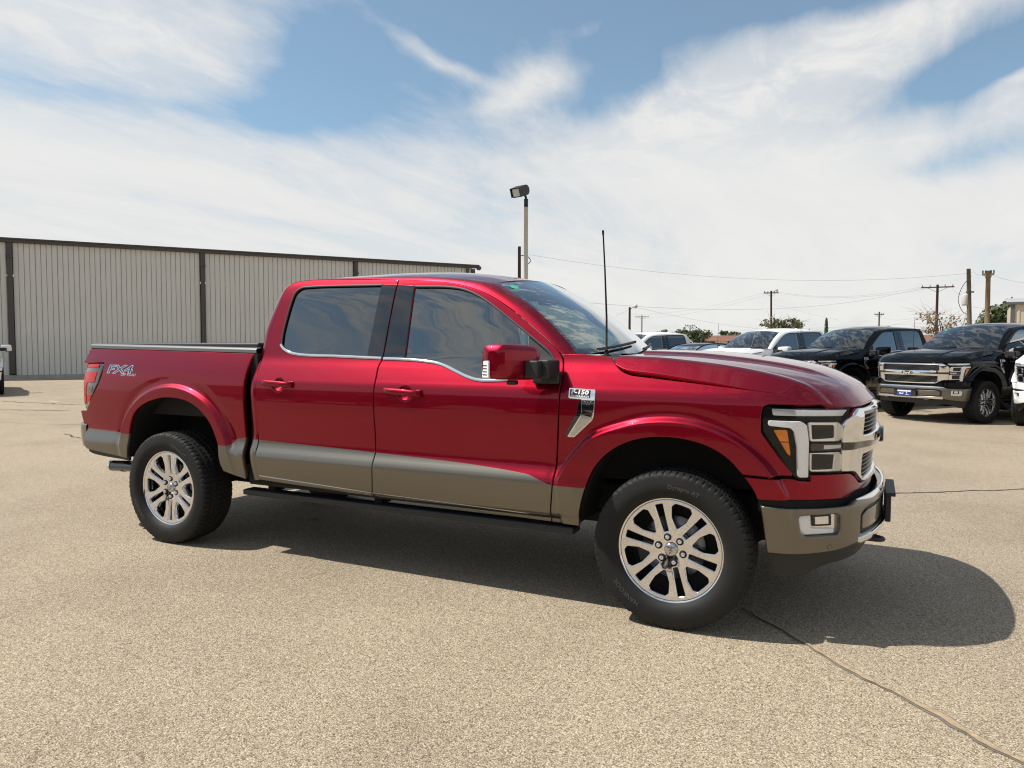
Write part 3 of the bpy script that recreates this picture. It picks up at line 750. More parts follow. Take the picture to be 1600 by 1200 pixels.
    for nm, ol, gl in (('upper', [(.452,1.083),(.624,1.079),(.655,1.056),(.659,1.0),(.632,.984),(.467,.988)], [(.468,1.068),(.590,1.065),(.598,1.055),(.602,1.004),(.476,1.0)]),
                       ('lower', [(.470,.933),(.645,.932),(.669,.911),(.672,.833),(.478,.840)], [(.480,.926),(.614,.919),(.613,.849),(.485,.850)])):
        O = rpoly(ol, .008, .02, 2); G = rpoly(gl, .004, .02, 2)
        lpart('projector_frame', 'chrome', O, -.006, .02, holes=[G])
        lpart('projector_glass', 'projector', G, -.014, .004, edge=.001)
    lpart('divider_bar', 'black_gloss', rpoly([(.470,.979),(.655,.976),(.658,.942),(.474,.940)], .004, .03, 2), -.004, .03)
    lpart('divider_insert', 'clear_bar', rpoly([(.54,.970),(.65,.968),(.65,.950),(.54,.948)], .003, .03, 2), -.002, .01)
    lpart('lens', 'lens', lamp, .0, 0, step=.04, edge=.0)
    # chrome grille frame
    def grf(s, z):
        t = s if s < S_END else mir(s)
        b = -.004+.020*sstep(.66,.73,t)+.016*math.exp(-((z-.955)/.034)**2)*sstep(.80,.95,t)-.012*sstep(1.10,1.145,z)*sstep(.7,.8,t)
        return nose(s, z, b)
    top = [(.686,1.094),(.778,1.139),(.86,1.140),(1.1,1.141),(S_END,1.142)]; top = top+[(mir(a), b) for a, b in reversed(top[:-1])]
    low = [(.672,.830),(.775,.821),(.880,.764),(.96,.756),(S_END,.751)]; low = low+[(mir(a), b) for a, b in reversed(low[:-1])]
    o = path(top, [(mir(.686),1.094),(mir(.664),1.07),(mir(.672),.830)], list(reversed(low)), [(.672,.830),(.664,1.07),(.686,1.094)], step=.02)
    def sym(pts): return pts+[(mir(a), b) for a, b in reversed(pts)]
    g1 = rpoly(sym([(.826,1.003),(.834,1.118)][::-1][::-1]), .014, .03, 4)
    g1 = rpoly([(.826,1.004),(mir(.826),1.004),(mir(.838),1.120),(.838,1.120)], .016, .03, 4)
    g2 = rpoly([(.884,.778),(mir(.884),.778),(mir(.860),.800),(mir(.852),.902),(.852,.902),(.860,.800)], .016, .03, 4)
    gr = panel('grille', 'chrome', grf, o, T, both=False, holes=[g1, g2], step=.028, flange=.035, edge=.006, gap=.001)
    bk = rpoly([(.80,.766),(mir(.80),.766),(mir(.80),1.13),(.80,1.13)], .02, .04, 2)
    panel('grille_backing', 'black_matte', lambda s, z: nose(s, z, -.035), bk, gr, both=False, step=.05, flange=0, gap=0, edge=0)
    def bar(s0, z, hgt, dep, m):
        rows = []
        for i in range(41):
            s = s0+(mir(s0)-s0)*i/40; r = []
            for o_, dz in ((-dep, hgt*.5), (-.004, hgt*.5), (.002, hgt*.2), (.002, -hgt*.2), (-.004, -hgt*.5), (-dep, -hgt*.5)):
                r.append(nose(s, z+dz, o_))
            rows.append(r)
        v, f = grid_mesh(rows); f = [q[::-1] for q in f]
        o_ = put('grille_bar', v, f, m, gr, None, True); sharp(o_.data, 35)
    for z in (1.020,1.041,1.062,1.083,1.104): bar(.822, z, .0048, .03, 'satin')
    for z in (.796,.818,.840,.862,.884): bar(.846, z, .0048, .03, 'satin')
    for sg in (0, 1):
        q = [(.660,.978),(.85,.974),(1.0,.970),(1.17,.962),(1.17,.950),(1.0,.944),(.85,.941),(.664,.938)]
        panel('middle_slot', 'black_gloss', lift(grf, .002), rpoly(q if sg == 0 else [(mir(a), b) for a, b in q], .004, .03, 1), gr, both=False, step=.05, flange=.006, gap=0, edge=.001)
    # oval badge on the middle bar
    def flat(xc): return lambda a, b: (xc, a, .955+b)
    em = panel('badge', 'black_gloss', flat(.968), ellipse(0, 0, .120, .048, 40), gr, both=False, step=.03, flange=.03, edge=.005, gap=0)
    panel('badge_rim', 'chrome', flat(.9705), ellipse(0, 0, .117, .0455, 40), gr, both=False, holes=[ellipse(0, 0, .107, .038, 40)], step=.03, flange=.002, edge=.001, gap=0)
    panel('badge_field', 'black_gloss', flat(.9695), ellipse(0, 0, .108, .039, 40), gr, both=False, step=.03, flange=.002, edge=.001, gap=0)
    d = text_data('Ford', .075, .35, bold=.001)
    put('badge_script', [(.9715, p[0], .957+p[1]) for p in d[0]], d[1], 'white_print', gr, None, False)
    panel('nose_backing', 'black_matte', lambda s, z: nose(s, z, -.045), rpoly([(.26,.78),(mir(.26),.78),(mir(.26),1.145),(.26,1.145)], .02, .04, 2), T, both=False, step=.06, flange=0, gap=0, edge=0)  # black panel added behind the nose gaps to block leaking light
    obj('bonnet_light_block', box(-.60, .70, -.70, .70, .70, 1.11), 'black_matte', T)  # black box added under the bonnet to stop light leaking through its gaps
    # --- front bumper --------------------------------------------------------------
    tp = [(.233,.673),(.449,.665),(.596,.671),(.693,.677),(.735,.696),(.86,.702),(1.05,.704),(S_END,.704)]; tp = tp+[(mir(a), b) for a, b in reversed(tp[:-1])]
    bt = [(.268,.437),(.434,.433),(.614,.449),(.745,.473),(.908,.476),(S_END,.476)]; bt = bt+[(mir(a), b) for a, b in reversed(bt[:-1])]
    o = path(tp, [(mir(.233),.673),(mir(.268),.437)], list(reversed(bt)), [(.268,.437),(.233,.673)], step=.02)
    fogp = [(.414,.615),(.426,.630),(.606,.635),(.623,.622),(.625,.552),(.611,.535),(.450,.529),(.425,.552)]
    fog = rpoly(fogp, .006, .02, 2); fogm = [(mir(a), b) for a, b in fog]
    trimp = [(.765,.518),(.760,.615),(.80,.640),(.86,.652),(mir(.86),.652),(mir(.80),.640),(mir(.760),.615),(mir(.765),.518)]
    tr = rpoly(trimp, .012, .03, 3)
    bp_ = panel('front_bumper', 'paint_stone', bumper, o, T, both=False, holes=[fog, fogm, tr], step=.028, flange=.035, edge=.008, gap=.001)
    panel('bumper_insert', 'black_plastic', lift(bumper, -.022), tr, bp_, both=False, step=.05, flange=0, gap=-.004, edge=0)
    ins = rpoly([(.80,.535),(.797,.607),(.85,.628),(mir(.85),.628),(mir(.797),.607),(mir(.80),.535)], .012, .03, 3)
    panel('bumper_pad', 'paint_stone', lift(bumper, -.012), ins, bp_, both=False, step=.05, flange=.01, gap=0, edge=.004)
    def both_b(name, m, off, ol, depth=.01, **kw):
        v, f, n, mi = panel_data(lift(bumper, off), ol, flange=depth, gap=0, **kw); return put(name, v, f, m, bp_, n, True, mi, True)
    both_b('fog_lamp_recess', 'chrome', -.030, fog, .0, step=.03, edge=0)
    both_b('fog_lamp_trim', 'white_lens', -.018, rpoly([(.417,.614),(.428,.627),(.476,.630),(.480,.566),(.598,.562),(.600,.538),(.452,.532),(.428,.553)], .006, .02, 2), .012, step=.03, edge=.003)
    both_b('fog_lamp', 'projector', -.022, rpoly([(.484,.628),(.585,.631),(.587,.576),(.488,.574)], .004, .02, 2), .01, step=.03, edge=.002)
    both_b('fog_lamp_reflector', 'chrome', -.020, rpoly([(.500,.622),(.570,.625),(.572,.585),(.503,.583)], .004, .02, 2), .004, step=.03, edge=.002)
    both_b('fog_lamp_glass', 'lens', -.012, fog, 0, step=.04, edge=0)
    for q_ in ((.575,.474),):
        both_b('parking_sensor', 'black_gloss', .0005, ellipse(q_[0], q_[1], .0135, .0135, 16), .003, step=.02, edge=.001)
        both_b('sensor_face', 'paint_stone', .0015, ellipse(q_[0], q_[1], .0105, .0105, 16), .003, step=.02, edge=.001)
    lipt = [(.735,.699),(.86,.706),(1.05,.708),(S_END,.708)]; lipt = lipt+[(mir(a), b) for a, b in reversed(lipt[:-1])]
    lipb = [(.735,.690),(.86,.683),(1.05,.684),(S_END,.684)]; lipb = lipb+[(mir(a), b) for a, b in reversed(lipb[:-1])]
    panel('chrome_lip', 'chrome', lift(bumper, .006), path(lipt, list(reversed(lipb)), step=.025), bp_, both=False, step=.03, flange=.012, gap=0, edge=.004)
    sk = [(.745,.506),(.885,.512),(S_END,.514)]; sk = sk+[(mir(a), b) for a, b in reversed(sk[:-1])]
    sb = [(.752,.470),(.90,.472),(S_END,.472)]; sb = sb+[(mir(a), b) for a, b in reversed(sb[:-1])]
    panel('skid_strip', 'chrome', lift(bumper, .008), path(sk, list(reversed(sb)), step=.025), bp_, both=False, step=.03, flange=.02, gap=0, edge=.006)
    panel('bumper_gap', 'black_matte', lambda s, z: nose(s, z, -.012), rpoly([(.225,.64),(mir(.225),.64),(mir(.225),.725),(.225,.725)], .01, .04, 1), bp_, both=False, step=.05, flange=0, gap=0, edge=0)
    dm = [(.30,.44),(.37,.315),(.45,.305),(.52,.318),(.62,.362),(.8,.372),(S_END,.372)]; dm = dm+[(mir(a), b) for a, b in reversed(dm[:-1])]
    panel('air_dam', 'black_plastic', (lambda s, z: (lambda p, q: (q[0]+(p[0]-q[0])*.96-.02-.10*max(0, .44-z), p[1]*(.97-.15*max(0, .44-z)), z))(bumper(s, .44), (0, 0))), path(dm, [(mir(.30),.44),(mir(.30),.48),(.30,.48),(.30,.44)], step=.03), bp_, both=False, step=.05, flange=.01, gap=0, edge=.002)
    for sgn in (-1, 1):
        obj('tow_hook', tube(crom([(.84, sgn*.42-.035, .452), (.955, sgn*.42-.035, .450), (.978, sgn*.42, .449), (.955, sgn*.42+.035, .450), (.84, sgn*.42+.035, .452)], .02), .011, 7), 'black_plastic', bp_, True)
    obj('plate_bracket', box(.985, 1.014, -.23, .23, .500, .645, .006), 'black_plastic', bp_)
    obj('bracket_lip', box(.985, 1.035, -.235, .235, .640, .660, .005), 'black_plastic', bp_)
    # --- windscreen, roof, pillars ----------------------------------------------------
    scr = [(k, u) for k, u in [(-1,0)]]
    rows = [[screen(-1+2*i/32, u/16) for i in range(33)] for u in range(17)]
    v, f = grid_mesh(rows); n = [fnormal(screen, -1+2*i/32, u/16, -1) for u in range(17) for i in range(33)]
    ws = put('windscreen', v, f, 'glass_screen', T, n)
    # black border
    def bord(name, pts_a, pts_b):
        rows = [[lift(screen, -.003, -1)(*p) for p in pts_a], [lift(screen, -.003, -1)(*p) for p in pts_b]]
        v, f = grid_mesh(rows); put(name, v, f, 'black_gloss', ws, None, True)
    K = [-1+2*i/32 for i in range(33)]
    bord('screen_border', [(k, 0) for k in K], [(k, .06) for k in K]); bord('screen_border', [(k, .93-.07*math.exp(-(k/.16)**4)) for k in K], [(k, 1) for k in K])
    U = [i/16 for i in range(17)]
    for s in (-1, 1): bord('screen_border', [(s, u) for u in U], [(s*.955, u) for u in U])
    # roof skin
    xs = [-2.90+(2.90-1.165)*i/40 for i in range(41)]
    def roofp(i, j):
        k = -1+2*j/32; x = -2.90+(2.90-1.165+.055*(1-k*k))*i/40
        return roof(x, k)
    rows = [[roofp(i, j) for j in range(33)] for i in range(41)]
    v, f = grid_mesh(rows); rf = put('roof', v, [q for q in f], 'paint_red', T, None, True)
    me = rf.data; me.flip_normals() if me.polygons[0].normal.z < 0 else None
    # roof side / pillar strip
    OUT = [(-.645,1.400),(-.662,1.412),(-.735,1.476),(-.860,1.566),(-.989,1.656),(-1.168,1.756),(-1.30,1.803),(-1.42,1.832),(-1.581,1.852),(-1.842,1.872),(-2.497,1.897),(-2.66,1.894),(-2.735,1.880),(-2.778,1.848),(-2.800,1.79),(-2.836,1.577),(-2.854,1.413),(-2.856,1.28),(-2.837,1.163),(-2.832,.82),(-2.829,.708),(-2.823,.529)]
    IN = [screen(1,0), screen(1,.05), screen(1,.17), screen(1,.36), screen(1,.55), screen(1,.82), screen(1,1)]+[(x, -RW(x), RZE(x)) for x in (-1.32,-1.52,-1.84,-2.45,-2.62,-2.74)]
    IN += [(-2.83,-.632,RZE(-2.83)), (-2.878,-.650,1.80)]+[(-2.900,-(side_w(-2.8,z)-.030),z) for z in (1.577,1.413)]+[(-2.888,-(side_w(-2.8,z)-.012),z) for z in (1.28,1.163,.82,.708,.529)]
    OUT = [lift(side, -.004)(*p) for p in OUT]
    def dense(P, n=10):
        out = []
        for i in range(len(P)-1):
            p1, p2 = np.array(P[i]), np.array(P[i+1]); p0 = np.array(P[i-1]) if i else 2*p1-p2; p3 = np.array(P[i+2]) if i < len(P)-2 else 2*p2-p1
            t1 = np.linalg.norm(p1-p0)**.5; t2 = t1+np.linalg.norm(p2-p1)**.5; t3 = t2+np.linalg.norm(p3-p2)**.5
            for j in range(n):
                t = t1+(t2-t1)*j/n
                A1 = (t1-t)/t1*p0+t/t1*p1; A2 = (t2-t)/(t2-t1)*p1+(t-t1)/(t2-t1)*p2; A3 = (t3-t)/(t3-t2)*p2+(t-t2)/(t3-t2)*p3
                B1 = (t2-t)/t2*A1+t/t2*A2; B2 = (t3-t)/(t3-t1)*A2+(t-t1)/(t3-t1)*A3
                out.append(tuple((t2-t)/(t2-t1)*B1+(t-t1)/(t2-t1)*B2))
        out.append(tuple(P[-1])); return out
    A, B = dense(OUT), dense(IN); rows = []
    for a, b in zip(A, B):
        a, b = np.array(a), np.array(b); r = []
        wd = np.linalg.norm(b-a); cen = np.array((-1.8, 0, 1.2)); od = (a+b)/2-cen; od[0] *= .25; od /= np.linalg.norm(od)
        for j in range(7):
            t = j/6; r.append(tuple(a*(1-t)+b*t+od*(.20*wd)*4*t*(1-t)*.5))
        rows.append([tuple(a+np.array((0, .03, 0))-od*.02)]+r)
    v, f = grid_mesh(rows); gi = [1 if (max(v[i][2] for i in q) < .812) else 0 for q in f]
    f = [q[::-1] for q in f]
    cp = put('cab_pillar', v, f, stone, T, None, True, gi, True)
    for o_ in cp: sharp(o_.data, 50)
    # gutter line between pillar and roof, rear wall of the cab with its window
    bi_ = 13*10; rows = [[(p[0]-.012*(1-abs(k)**6), p[1]*-k, p[2]+(.035*(1-k*k) if i == 0 else 0)) for k in (-1,-.96,-.8,-.4,0,.4,.8,.96,1)] for i, p in enumerate(B[bi_::5])]
    v, f = grid_mesh(rows); cw = put('cab_back_wall', v, f, 'paint_red', T, None, True)
    obj('back_window', box(-2.925, -2.908, -.62, .62, 1.44, 1.78, .006), 'glass_tint', cw)
    for sgn in (1, -1):
        rows = [[(x, sgn*(RW(x)+.006), RZE(x)+.004), (x, sgn*(RW(x)-.006), RZE(x)+.006)] for x in [-2.72+i*.06 for i in range(24)]]
    obj('roof_antenna', join(xf(lathe([(.0,-.028),(.018,-.024),(.03,-.010),(.036,.0)], 16), Matrix.Translation((-2.55,.0,1.950)) @ Matrix.Rotation(math.radians(-90), 4, 'X') @ Matrix.Scale(2.0, 4, (1,0,0)))), 'paint_red', rf, True)
    # cowl and wipers
    rows = [[(-.70,-y,1.372),(-.56+.13*(1-(y/.8)**2),-y,1.388),(-.27-.05*sstep(.5,.78,abs(y)),-y,1.368)] for y in [-.79+1.58*i/20 for i in range(21)]]
    v, f = grid_mesh(rows); put('cowl', v, f, 'black_plastic', T, None, True)
    for (a, b) in (((.62,.02),(-.02,.10)), ((-.05,.02),(-.60,.085))):
        pts = [lift(screen, .022, -1)(a[0]/.8*(1-t)+b[0]/.8*t, a[1]*(1-t)+b[1]*t) for t in [i/10 for i in range(11)]]
        obj('wiper', tube(pts, .009, 6), 'black_plastic', T, True)
    # antenna mast
    obj('antenna', join(tube([(-.395,-.83,1.39),(-.395,-.83,1.425)], [.016,.009], 10), tube([(-.395,-.83,1.42),(-.396,-.83,1.60),(-.408,-.83,1.86),(-.420,-.83,2.06)], [.0062,.0055,.0045,.004], 6), tube([(-.4195,-.83,2.045),(-.421,-.83,2.07)], .006, 6)), 'black_matte', T, True)
    # sticker on the screen
    panel('sticker', 'sticker_green', lift(screen, .002, -1), ellipse(.865, .895, .050, .034, 24), ws, both=False, step=.05, flange=0, gap=0, edge=0, sgn=-1)
    # --- mirrors ---------------------------------------------------------------------
    def mirror_shell(x0, x1, w0, w1, z0, z1, sweep, n=18, pw=4.5):
        rows = []
        for i in range(n+1):
            t = -1+2*i/n; t = math.copysign(abs(t)**.7, t)
            q = (1-abs(t)**5)**(1/3.2) if abs(t) < 1 else 0
            w_ = (w0+w1)/2+t*(w1-w0)/2; r = []
            for k in range(28):
                a = 2*math.pi*k/28; c, s = math.cos(a), math.sin(a)
                cx = math.copysign(abs(c)**(2/pw), c); sz = math.copysign(abs(s)**(2/pw), s)
                xx = (x0+x1)/2+sweep*((t+1)/2)+cx*(x1-x0)/2*(.35+.65*q)*(1-.22*(t+1)/2*(c > 0)); zz = (z0+z1)/2+sz*(z1-z0)/2*(.55+.45*q if q < 1 else 1)
                r.append((xx, -w_, zz+.006*(t+1)))
            rows.append(r)
        v, f = grid_mesh(rows, False, True); m_ = len(rows)-1
        f += [tuple(range(27, -1, -1)), tuple(range(m_*28, m_*28+28))]
        return v, f
    mi = obj('mirror_cap', mirror_shell(-.870, -.690, 1.000, 1.262, 1.258, 1.448, -.085), 'paint_red', T, angle=60, both=True)
    def onm(name, m, data, **k): return put(name, data[0], data[1], m, mi[0], None, k.get('smooth', False), None, mi[1])
    onm('mirror_glass', 'mirror_glass', box(-.905, -.893, -1.245, -1.03, 1.275, 1.435, .004))
    onm('turn_repeater', 'white_lens', xf(box(-.012, .045, -.006, .006, -.045, .045, .005), Matrix.Translation((-.925,-1.248,1.322)) @ Matrix.Rotation(math.radians(-28), 4, 'Z')))
    for dz in (-.028,-.012,.004,.020): onm('repeater_rib', 'dark_text', xf(box(-.004, .034, -.0075, -.0055, dz-.0025, dz+.0025), Matrix.Translation((-.925,-1.248,1.322)) @ Matrix.Rotation(math.radians(-28), 4, 'Z')))
    onm('mirror_arm', 'black_plastic', box(-.735, -.630, -1.075, -.915, 1.270, 1.372, .016, 3))
    onm('mirror_arm_joint', 'black_plastic', box(-.745, -.668, -1.135, -1.060, 1.276, 1.368, .012, 3))
    onm('mirror_foot', 'black_plastic', box(-.780, -.622, -.960, -.880, 1.238, 1.300, .014, 3))
    onm('mirror_camera', 'black_plastic', box(-.84, -.79, -1.16, -1.11, 1.238, 1.262, .008, 2))
    # --- fender badge -------------------------------------------------------------------
    bd = rpoly([(-.566,1.219),(-.412,1.213),(-.415,1.075),(-.425,1.050),(-.530,.953),(-.571,.954),(-.487,1.082),(-.486,1.158),(-.563,1.163)], .006, .02, 2)
    both_on(fe, 'fender_badge', 'chrome', lift(side, .006), bd, step=.02, flange=.012, edge=.003, gap=0)
    both_on(fe, 'badge_slot', 'black_gloss', lift(side, .002), rpoly([(-.505,1.150),(-.488,1.150),(-.489,1.080),(-.570,.962),(-.583,.968),(-.515,1.085)], .004, .02, 1), step=.03, flange=.003, edge=.001, gap=0)  # black strip along the rear edge of the badge
    both_on(fe, 'badge_field', 'black_gloss', lift(side, .0072), rpoly([(-.556,1.211),(-.438,1.207),(-.439,1.166),(-.556,1.170)], .004, .02, 2), step=.03, flange=.002, edge=.0005, gap=0)
    both_on(fe, 'badge_field', 'satin', lift(side, .0075), rpoly([(-.478,1.082),(-.424,1.068),(-.428,1.055),(-.530,.963),(-.556,.962)], .004, .02, 2), step=.03, flange=.002, edge=.0005, gap=0)
    both_on(fe, 'badge_band', 'black_gloss', lift(side, .009), rpoly([(-.480,1.104),(-.423,1.090),(-.428,1.066),(-.486,1.080)], .003, .02, 1), step=.03, flange=.003, edge=.0005, gap=0)
    def letters(name, s, size, cx, cz, h, m, parents, sx=1.0, shear=0.0, bold=0.0, tilt=0.0):
        d = text_data(s, size, shear, sx=sx, bold=bold); fn = lift(side, h)
        c, s_ = math.cos(tilt), math.sin(tilt)
        v = [fn(cx+p[0]*c-p[1]*s_, cz+p[0]*s_+p[1]*c) for p in d[0]]
        o1 = link(name, mesh(name, v, d[1], smooth=False), m, parents[0])
        v2 = [(lambda q: (q[0], -q[1], q[2]))(fn(cx-p[0]*c-p[1]*s_*-1, cz-p[0]*s_*-1+p[1]*c)) for p in d[0]]
        link(name, mesh(name, v2, d[1], smooth=False), m, parents[1])
    letters('badge_lettering', 'F-150', .030, -.497, 1.196, .0095, 'white_print', fe, 1.45, .1, .0012, -.03)
    letters('badge_lettering', 'KING RANCH', .0145, -.497, 1.1745, .0095, 'white_print', fe, 1.15, 0, .0006, -.03)
    def wave(cx, cz, w_, h_):
        pts = [(-1,.7),(-.75,.9),(-.55,.2),(-.4,-.9),(-.15,-.5),(-.1,.6),(.1,.6),(.15,-.5),(.4,-.9),(.55,.2),(.75,.9),(1,.7)]
        return [(cx+a*w_, cz+b*h_) for a, b in crom(pts, .2)]
    d = tube([lift(side, .0068)(*p) for p in wave(-.450,1.140,.021,.010)], .0017, 5); put('badge_mark', d[0], d[1], 'bronze', fe[0], None, True, None, fe[1])
    # off-road decal on the bed
    letters('decal_lettering', 'FX4', .085, -4.236, 1.262, .0012, 'silver_text', bed, 2.05, .10, .004)
    letters('decal_lettering', 'FX4', .085, -4.236, 1.262, .0024, 'dark_text', bed, 2.05, .10, -.0012)
    letters('decal_lettering', 'OFF ROAD', .026, -4.130, 1.222, .0016, 'silver_text', bed, 1.35, 0, .0004)
    # --- bed: rail caps, inside, tonneau, tailgate, lamps ----------------------------------
    rows = []
    for i in range(31):
        x = -4.690+1.80*i/30; zt = 1.421+(1.393-1.421)*i/30; w_ = side_w(min(x, -2.90), zt)
        rows.append([(x,-(w_+.001),zt+.001),(x,-(w_+.002),zt+.022),(x,-(w_-.006),zt+.031),(x,-(w_-.05),zt+.036),(x,-(w_-.115),zt+.034),(x,-(w_-.125),zt+.026),(x,-(w_-.125),zt-.05)])
    v, f = grid_mesh(rows); f = [q[::-1] for q in f]+[tuple(range(7))]
    for o_ in put('bed_rail_cap', v, f, 'rail_grey', T, None, True, None, True): sharp(o_.data, 40)
    bb = box(-4.66, -2.955, -.80, .80, .92, 1.40)
    bi = obj('bed_liner', (bb[0], [q for q in bb[1] if not all(bb[0][i][2] > 1.39 for i in q)]), 'bedliner', T)
    obj('tonneau_cover', box(-4.64, -2.96, -.80, .80, 1.400, 1.464, .018, 3), 'black_plastic', T, angle=50)
    v, f = box(-4.735, -4.660, -.855, .855, .80, 1.412, .022, 3); tg = obj('tailgate', (v, f), 'paint_red', T, angle=50)
    obj('tailgate_handle', box(-4.752, -4.73, -.13, .13, 1.22, 1.30, .008), 'black_plastic', tg)
    # tail lamp: wraps round the bed corner
    def tail(u, z):          # u along the plan from the bed side round to the rear
        x0 = -4.440; r = .055; w0 = side_w(-4.5, z)+.004
        l1 = .245
        if u < l1: return (x0-u, -(w0-.045*(u/l1)**2), z)
        a = min((u-l1)/r, math.pi/2); q = max(0, u-l1-r*math.pi/2)
        return (x0-l1-r*math.sin(a), -(w0-.045-r*(1-math.cos(a))-q), z)
    tl = rpoly([(.018,1.303),(.0,1.29),(.006,1.255),(.03,1.16),(.205,.938),(.36,.938),(.36,1.303)], .01, .02, 2)
    ta = panel('tail_lamp', 'smoke_lens', tail, tl, T, step=.025, sgn=-1, flange=.03, gap=.001)
    def tpart(m, pts, h, name='tail_lamp_lens'):
        v, f, n, q = panel_data(lift(tail, h, -1), rpoly(pts, .006, .02, 2), step=.025, sgn=-1, flange=.01, edge=.004, gap=0); put(name, v, f, m, ta[0], n, True, q, ta[1])
    tpart('red_lens', [(.055,1.298),(.05,1.268),(.35,1.262),(.35,1.298)], .006)
    tpart('red_lens', [(.060,1.240),(.075,1.155),(.20,1.150),(.225,1.10),(.225,.98),(.35,.97),(.35,1.240)], .004)
    tpart('smoke_lens', [(.10,1.128),(.112,1.075),(.20,1.07),(.205,1.128)], .003)
    tpart('red_lens', [(.118,1.062),(.150,1.010),(.205,1.005),(.205,1.062)], .004)
    tpart('satin', [(.155,.995),(.175,.955),(.205,.948),(.205,.992)], .001)
    # rear bumper
    RP = [(-4.655,.940),(-4.72,.928),(-4.79,.895),(-4.845,.83),(-4.885,.70),(-4.91,.4),(-4.918,0)]
    RP = RP+[(a, -b) for a, b in reversed(RP[:-1])]
    pl = crom(RP, .05); rows = []
    for i, p in enumerate(pl):
        a, b = np.array(pl[max(0, i-1)]), np.array(pl[min(len(pl)-1, i+1)]); t = (b-a)/np.linalg.norm(b-a); nn = np.array((t[1], -t[0]))*1.0
        if nn[0] > .5 or nn@np.array(p)+4.5*nn[0] < 0: nn = -nn
        nn = np.array((t[1], -t[0])); nn = nn if nn@(np.array(p)-np.array((-4.4, 0))) > 0 else -nn
        rows.append([(p[0]+nn[0]*o_, -(p[1]+nn[1]*o_), z) for o_, z in ((-.06,.825),(-.012,.825),(-.002,.815),(.0,.79),(-.004,.70),(-.012,.645),(-.03,.628),(-.08,.625))])
    v, f = grid_mesh(rows); rb = put('rear_bumper', v, f, 'paint_stone', T, None, True); sharp(rb.data, 40)
    obj('bumper_step', box(-4.90, -4.70, -.60, .60, .815, .832, .006), 'black_plastic', rb)
    both_on((T, T), 'rear_valance', 'black_plastic', lift(side, -.018), path([(-4.142,.590),(-4.634,.634)], [(-4.634,.634),(-4.63,.606),(-4.147,.562)], [(-4.147,.562),(-4.142,.590)], step=.03), step=.04, flange=.02, gap=0, edge=.002)
    d = tube([(-3.95,-.74,.50),(-4.25,-.745,.485),(-4.60,-.75,.470)], .045, 20, False); d2 = tube([(-4.598,-.75,.470),(-4.618,-.75,.469)], .048, 20, False); d3 = tube([(-4.616,-.75,.469),(-4.45,-.75,.47)], .040, 20, True)
    ex = obj('exhaust_pipe', d, 'black_gloss', T, True); obj('exhaust_rim', d2, 'chrome', ex, True); obj('exhaust_bore', (d3[0], [q[::-1] for q in d3[1]]), 'black_matte', ex, True)
    # --- underneath -------------------------------------------------------------------------
    un = obj('underbody', box(-4.55, .55, -.62, .62, .50, .66, .02), 'black_matte', T)
    for s in (-1, 1):
        obj('frame_rail', box(-4.6, .70, s*.48-.05, s*.48+.05, .40, .56, .01), 'black_matte', T)
        obj('rocker', box(-2.95, -.55, s*.80-.12, s*.80+.12, .485, .60, .02), 'black_matte', T)
        sb_ = obj('running_board', box(-3.02, -.55, s*.855-.055, s*.855+.055, .405, .445, .014, 3), 'black_plastic', T, angle=50)
        for x in (-2.8,-1.9,-.8): obj('board_bracket', box(x-.03, x+.03, s*.80-.06, s*.80+.04, .44, .50, .005), 'black_matte', sb_)
    for s in (-1, 1):       # matte black filler in the gap between cab and bed
        obj('bed_gap_filler', box(-2.945, -2.88, s*.87-.02, s*.87+.02, .50, 1.39), 'black_matte', T)
    obj('rear_axle', join(tube([(-3.693,-.75,.41),(-3.693,.75,.41)], .055, 14), xf(lathe([(.0,-.16),(.12,-.10),(.16,0),(.12,.10),(.0,.16)], 20), Matrix.Translation((-3.693,.1,.41)))), 'black_matte', T, True)
    obj('front_axle', tube([(0,-.75,.40),(0,.75,.40)], .05, 12), 'black_matte', T, True)
    for s in (-1, 1): obj('leaf_spring', tube(crom([(-4.25, s*.52, .56),(-3.69, s*.52, .44),(-3.1, s*.52, .55)], .1), .03, 6), 'black_matte', T, True)
    # wheel housings
    for ol in (arch_r, arch_f):
        c = crom(ol, .03); rows = []
        for p in c: rows.append([lift(side, -.022)(*p), (p[0], -.86, p[1]+.02), (p[0], -.50, p[1]+.02)])
        v, f = grid_mesh(rows); put('wheel_housing', v, f, 'black_matte', T, None, True, None, True)
        xa, xb = min(p[0] for p in ol), max(p[0] for p in ol)
        v, f = box(xa-.02, xb+.02, -.52, -.50, .42, 1.10); put('housing_wall', v, f, 'black_matte', T, None, False, None, True)
    # --- cabin ----------------------------------------------------------------------------------
    fl = obj('cabin_floor', box(-2.86, -.62, -.84, .84, .58, .66), 'dash', T)
    obj('dashboard', join(box(-.98, -.60, -.84, .84, .95, 1.36, .05, 3), box(-1.10, -.92, -.84, .84, 1.0, 1.24, .05, 3)), 'dash', T, angle=50)
    obj('console', box(-1.75, -1.0, -.16, .16, .66, 1.02, .04, 3), 'dash', T, angle=50)
    obj('headliner', ([(x, k*.60, RZE(x)-.02) for x in (-2.82,-2.0,-1.3) for k in (-1,0,1)], [(0,1,4,3),(1,2,5,4),(3,4,7,6),(4,5,8,7)]), 'headliner', T)
    def seat(x, y, wd, lm, heads):
        s = obj('seat', join(box(x-.27, x+.27, y-wd/2, y+wd/2, .80, .98, .05, 3), xf(box(-.08, .08, -wd/2, wd/2, 0, .66, .05, 3), Matrix.Translation((x-.27, y, .93)) @ Matrix.Rotation(math.radians(-14), 4, 'Y'))), lm, T, angle=50)
        for hy in heads: obj('head_restraint', xf(box(-.05, .05, -.13, .13, 0, .19, .04, 3), Matrix.Translation((x-.46, hy, 1.57)) @ Matrix.Rotation(math.radians(-8), 4, 'Y')), lm, s, angle=50)
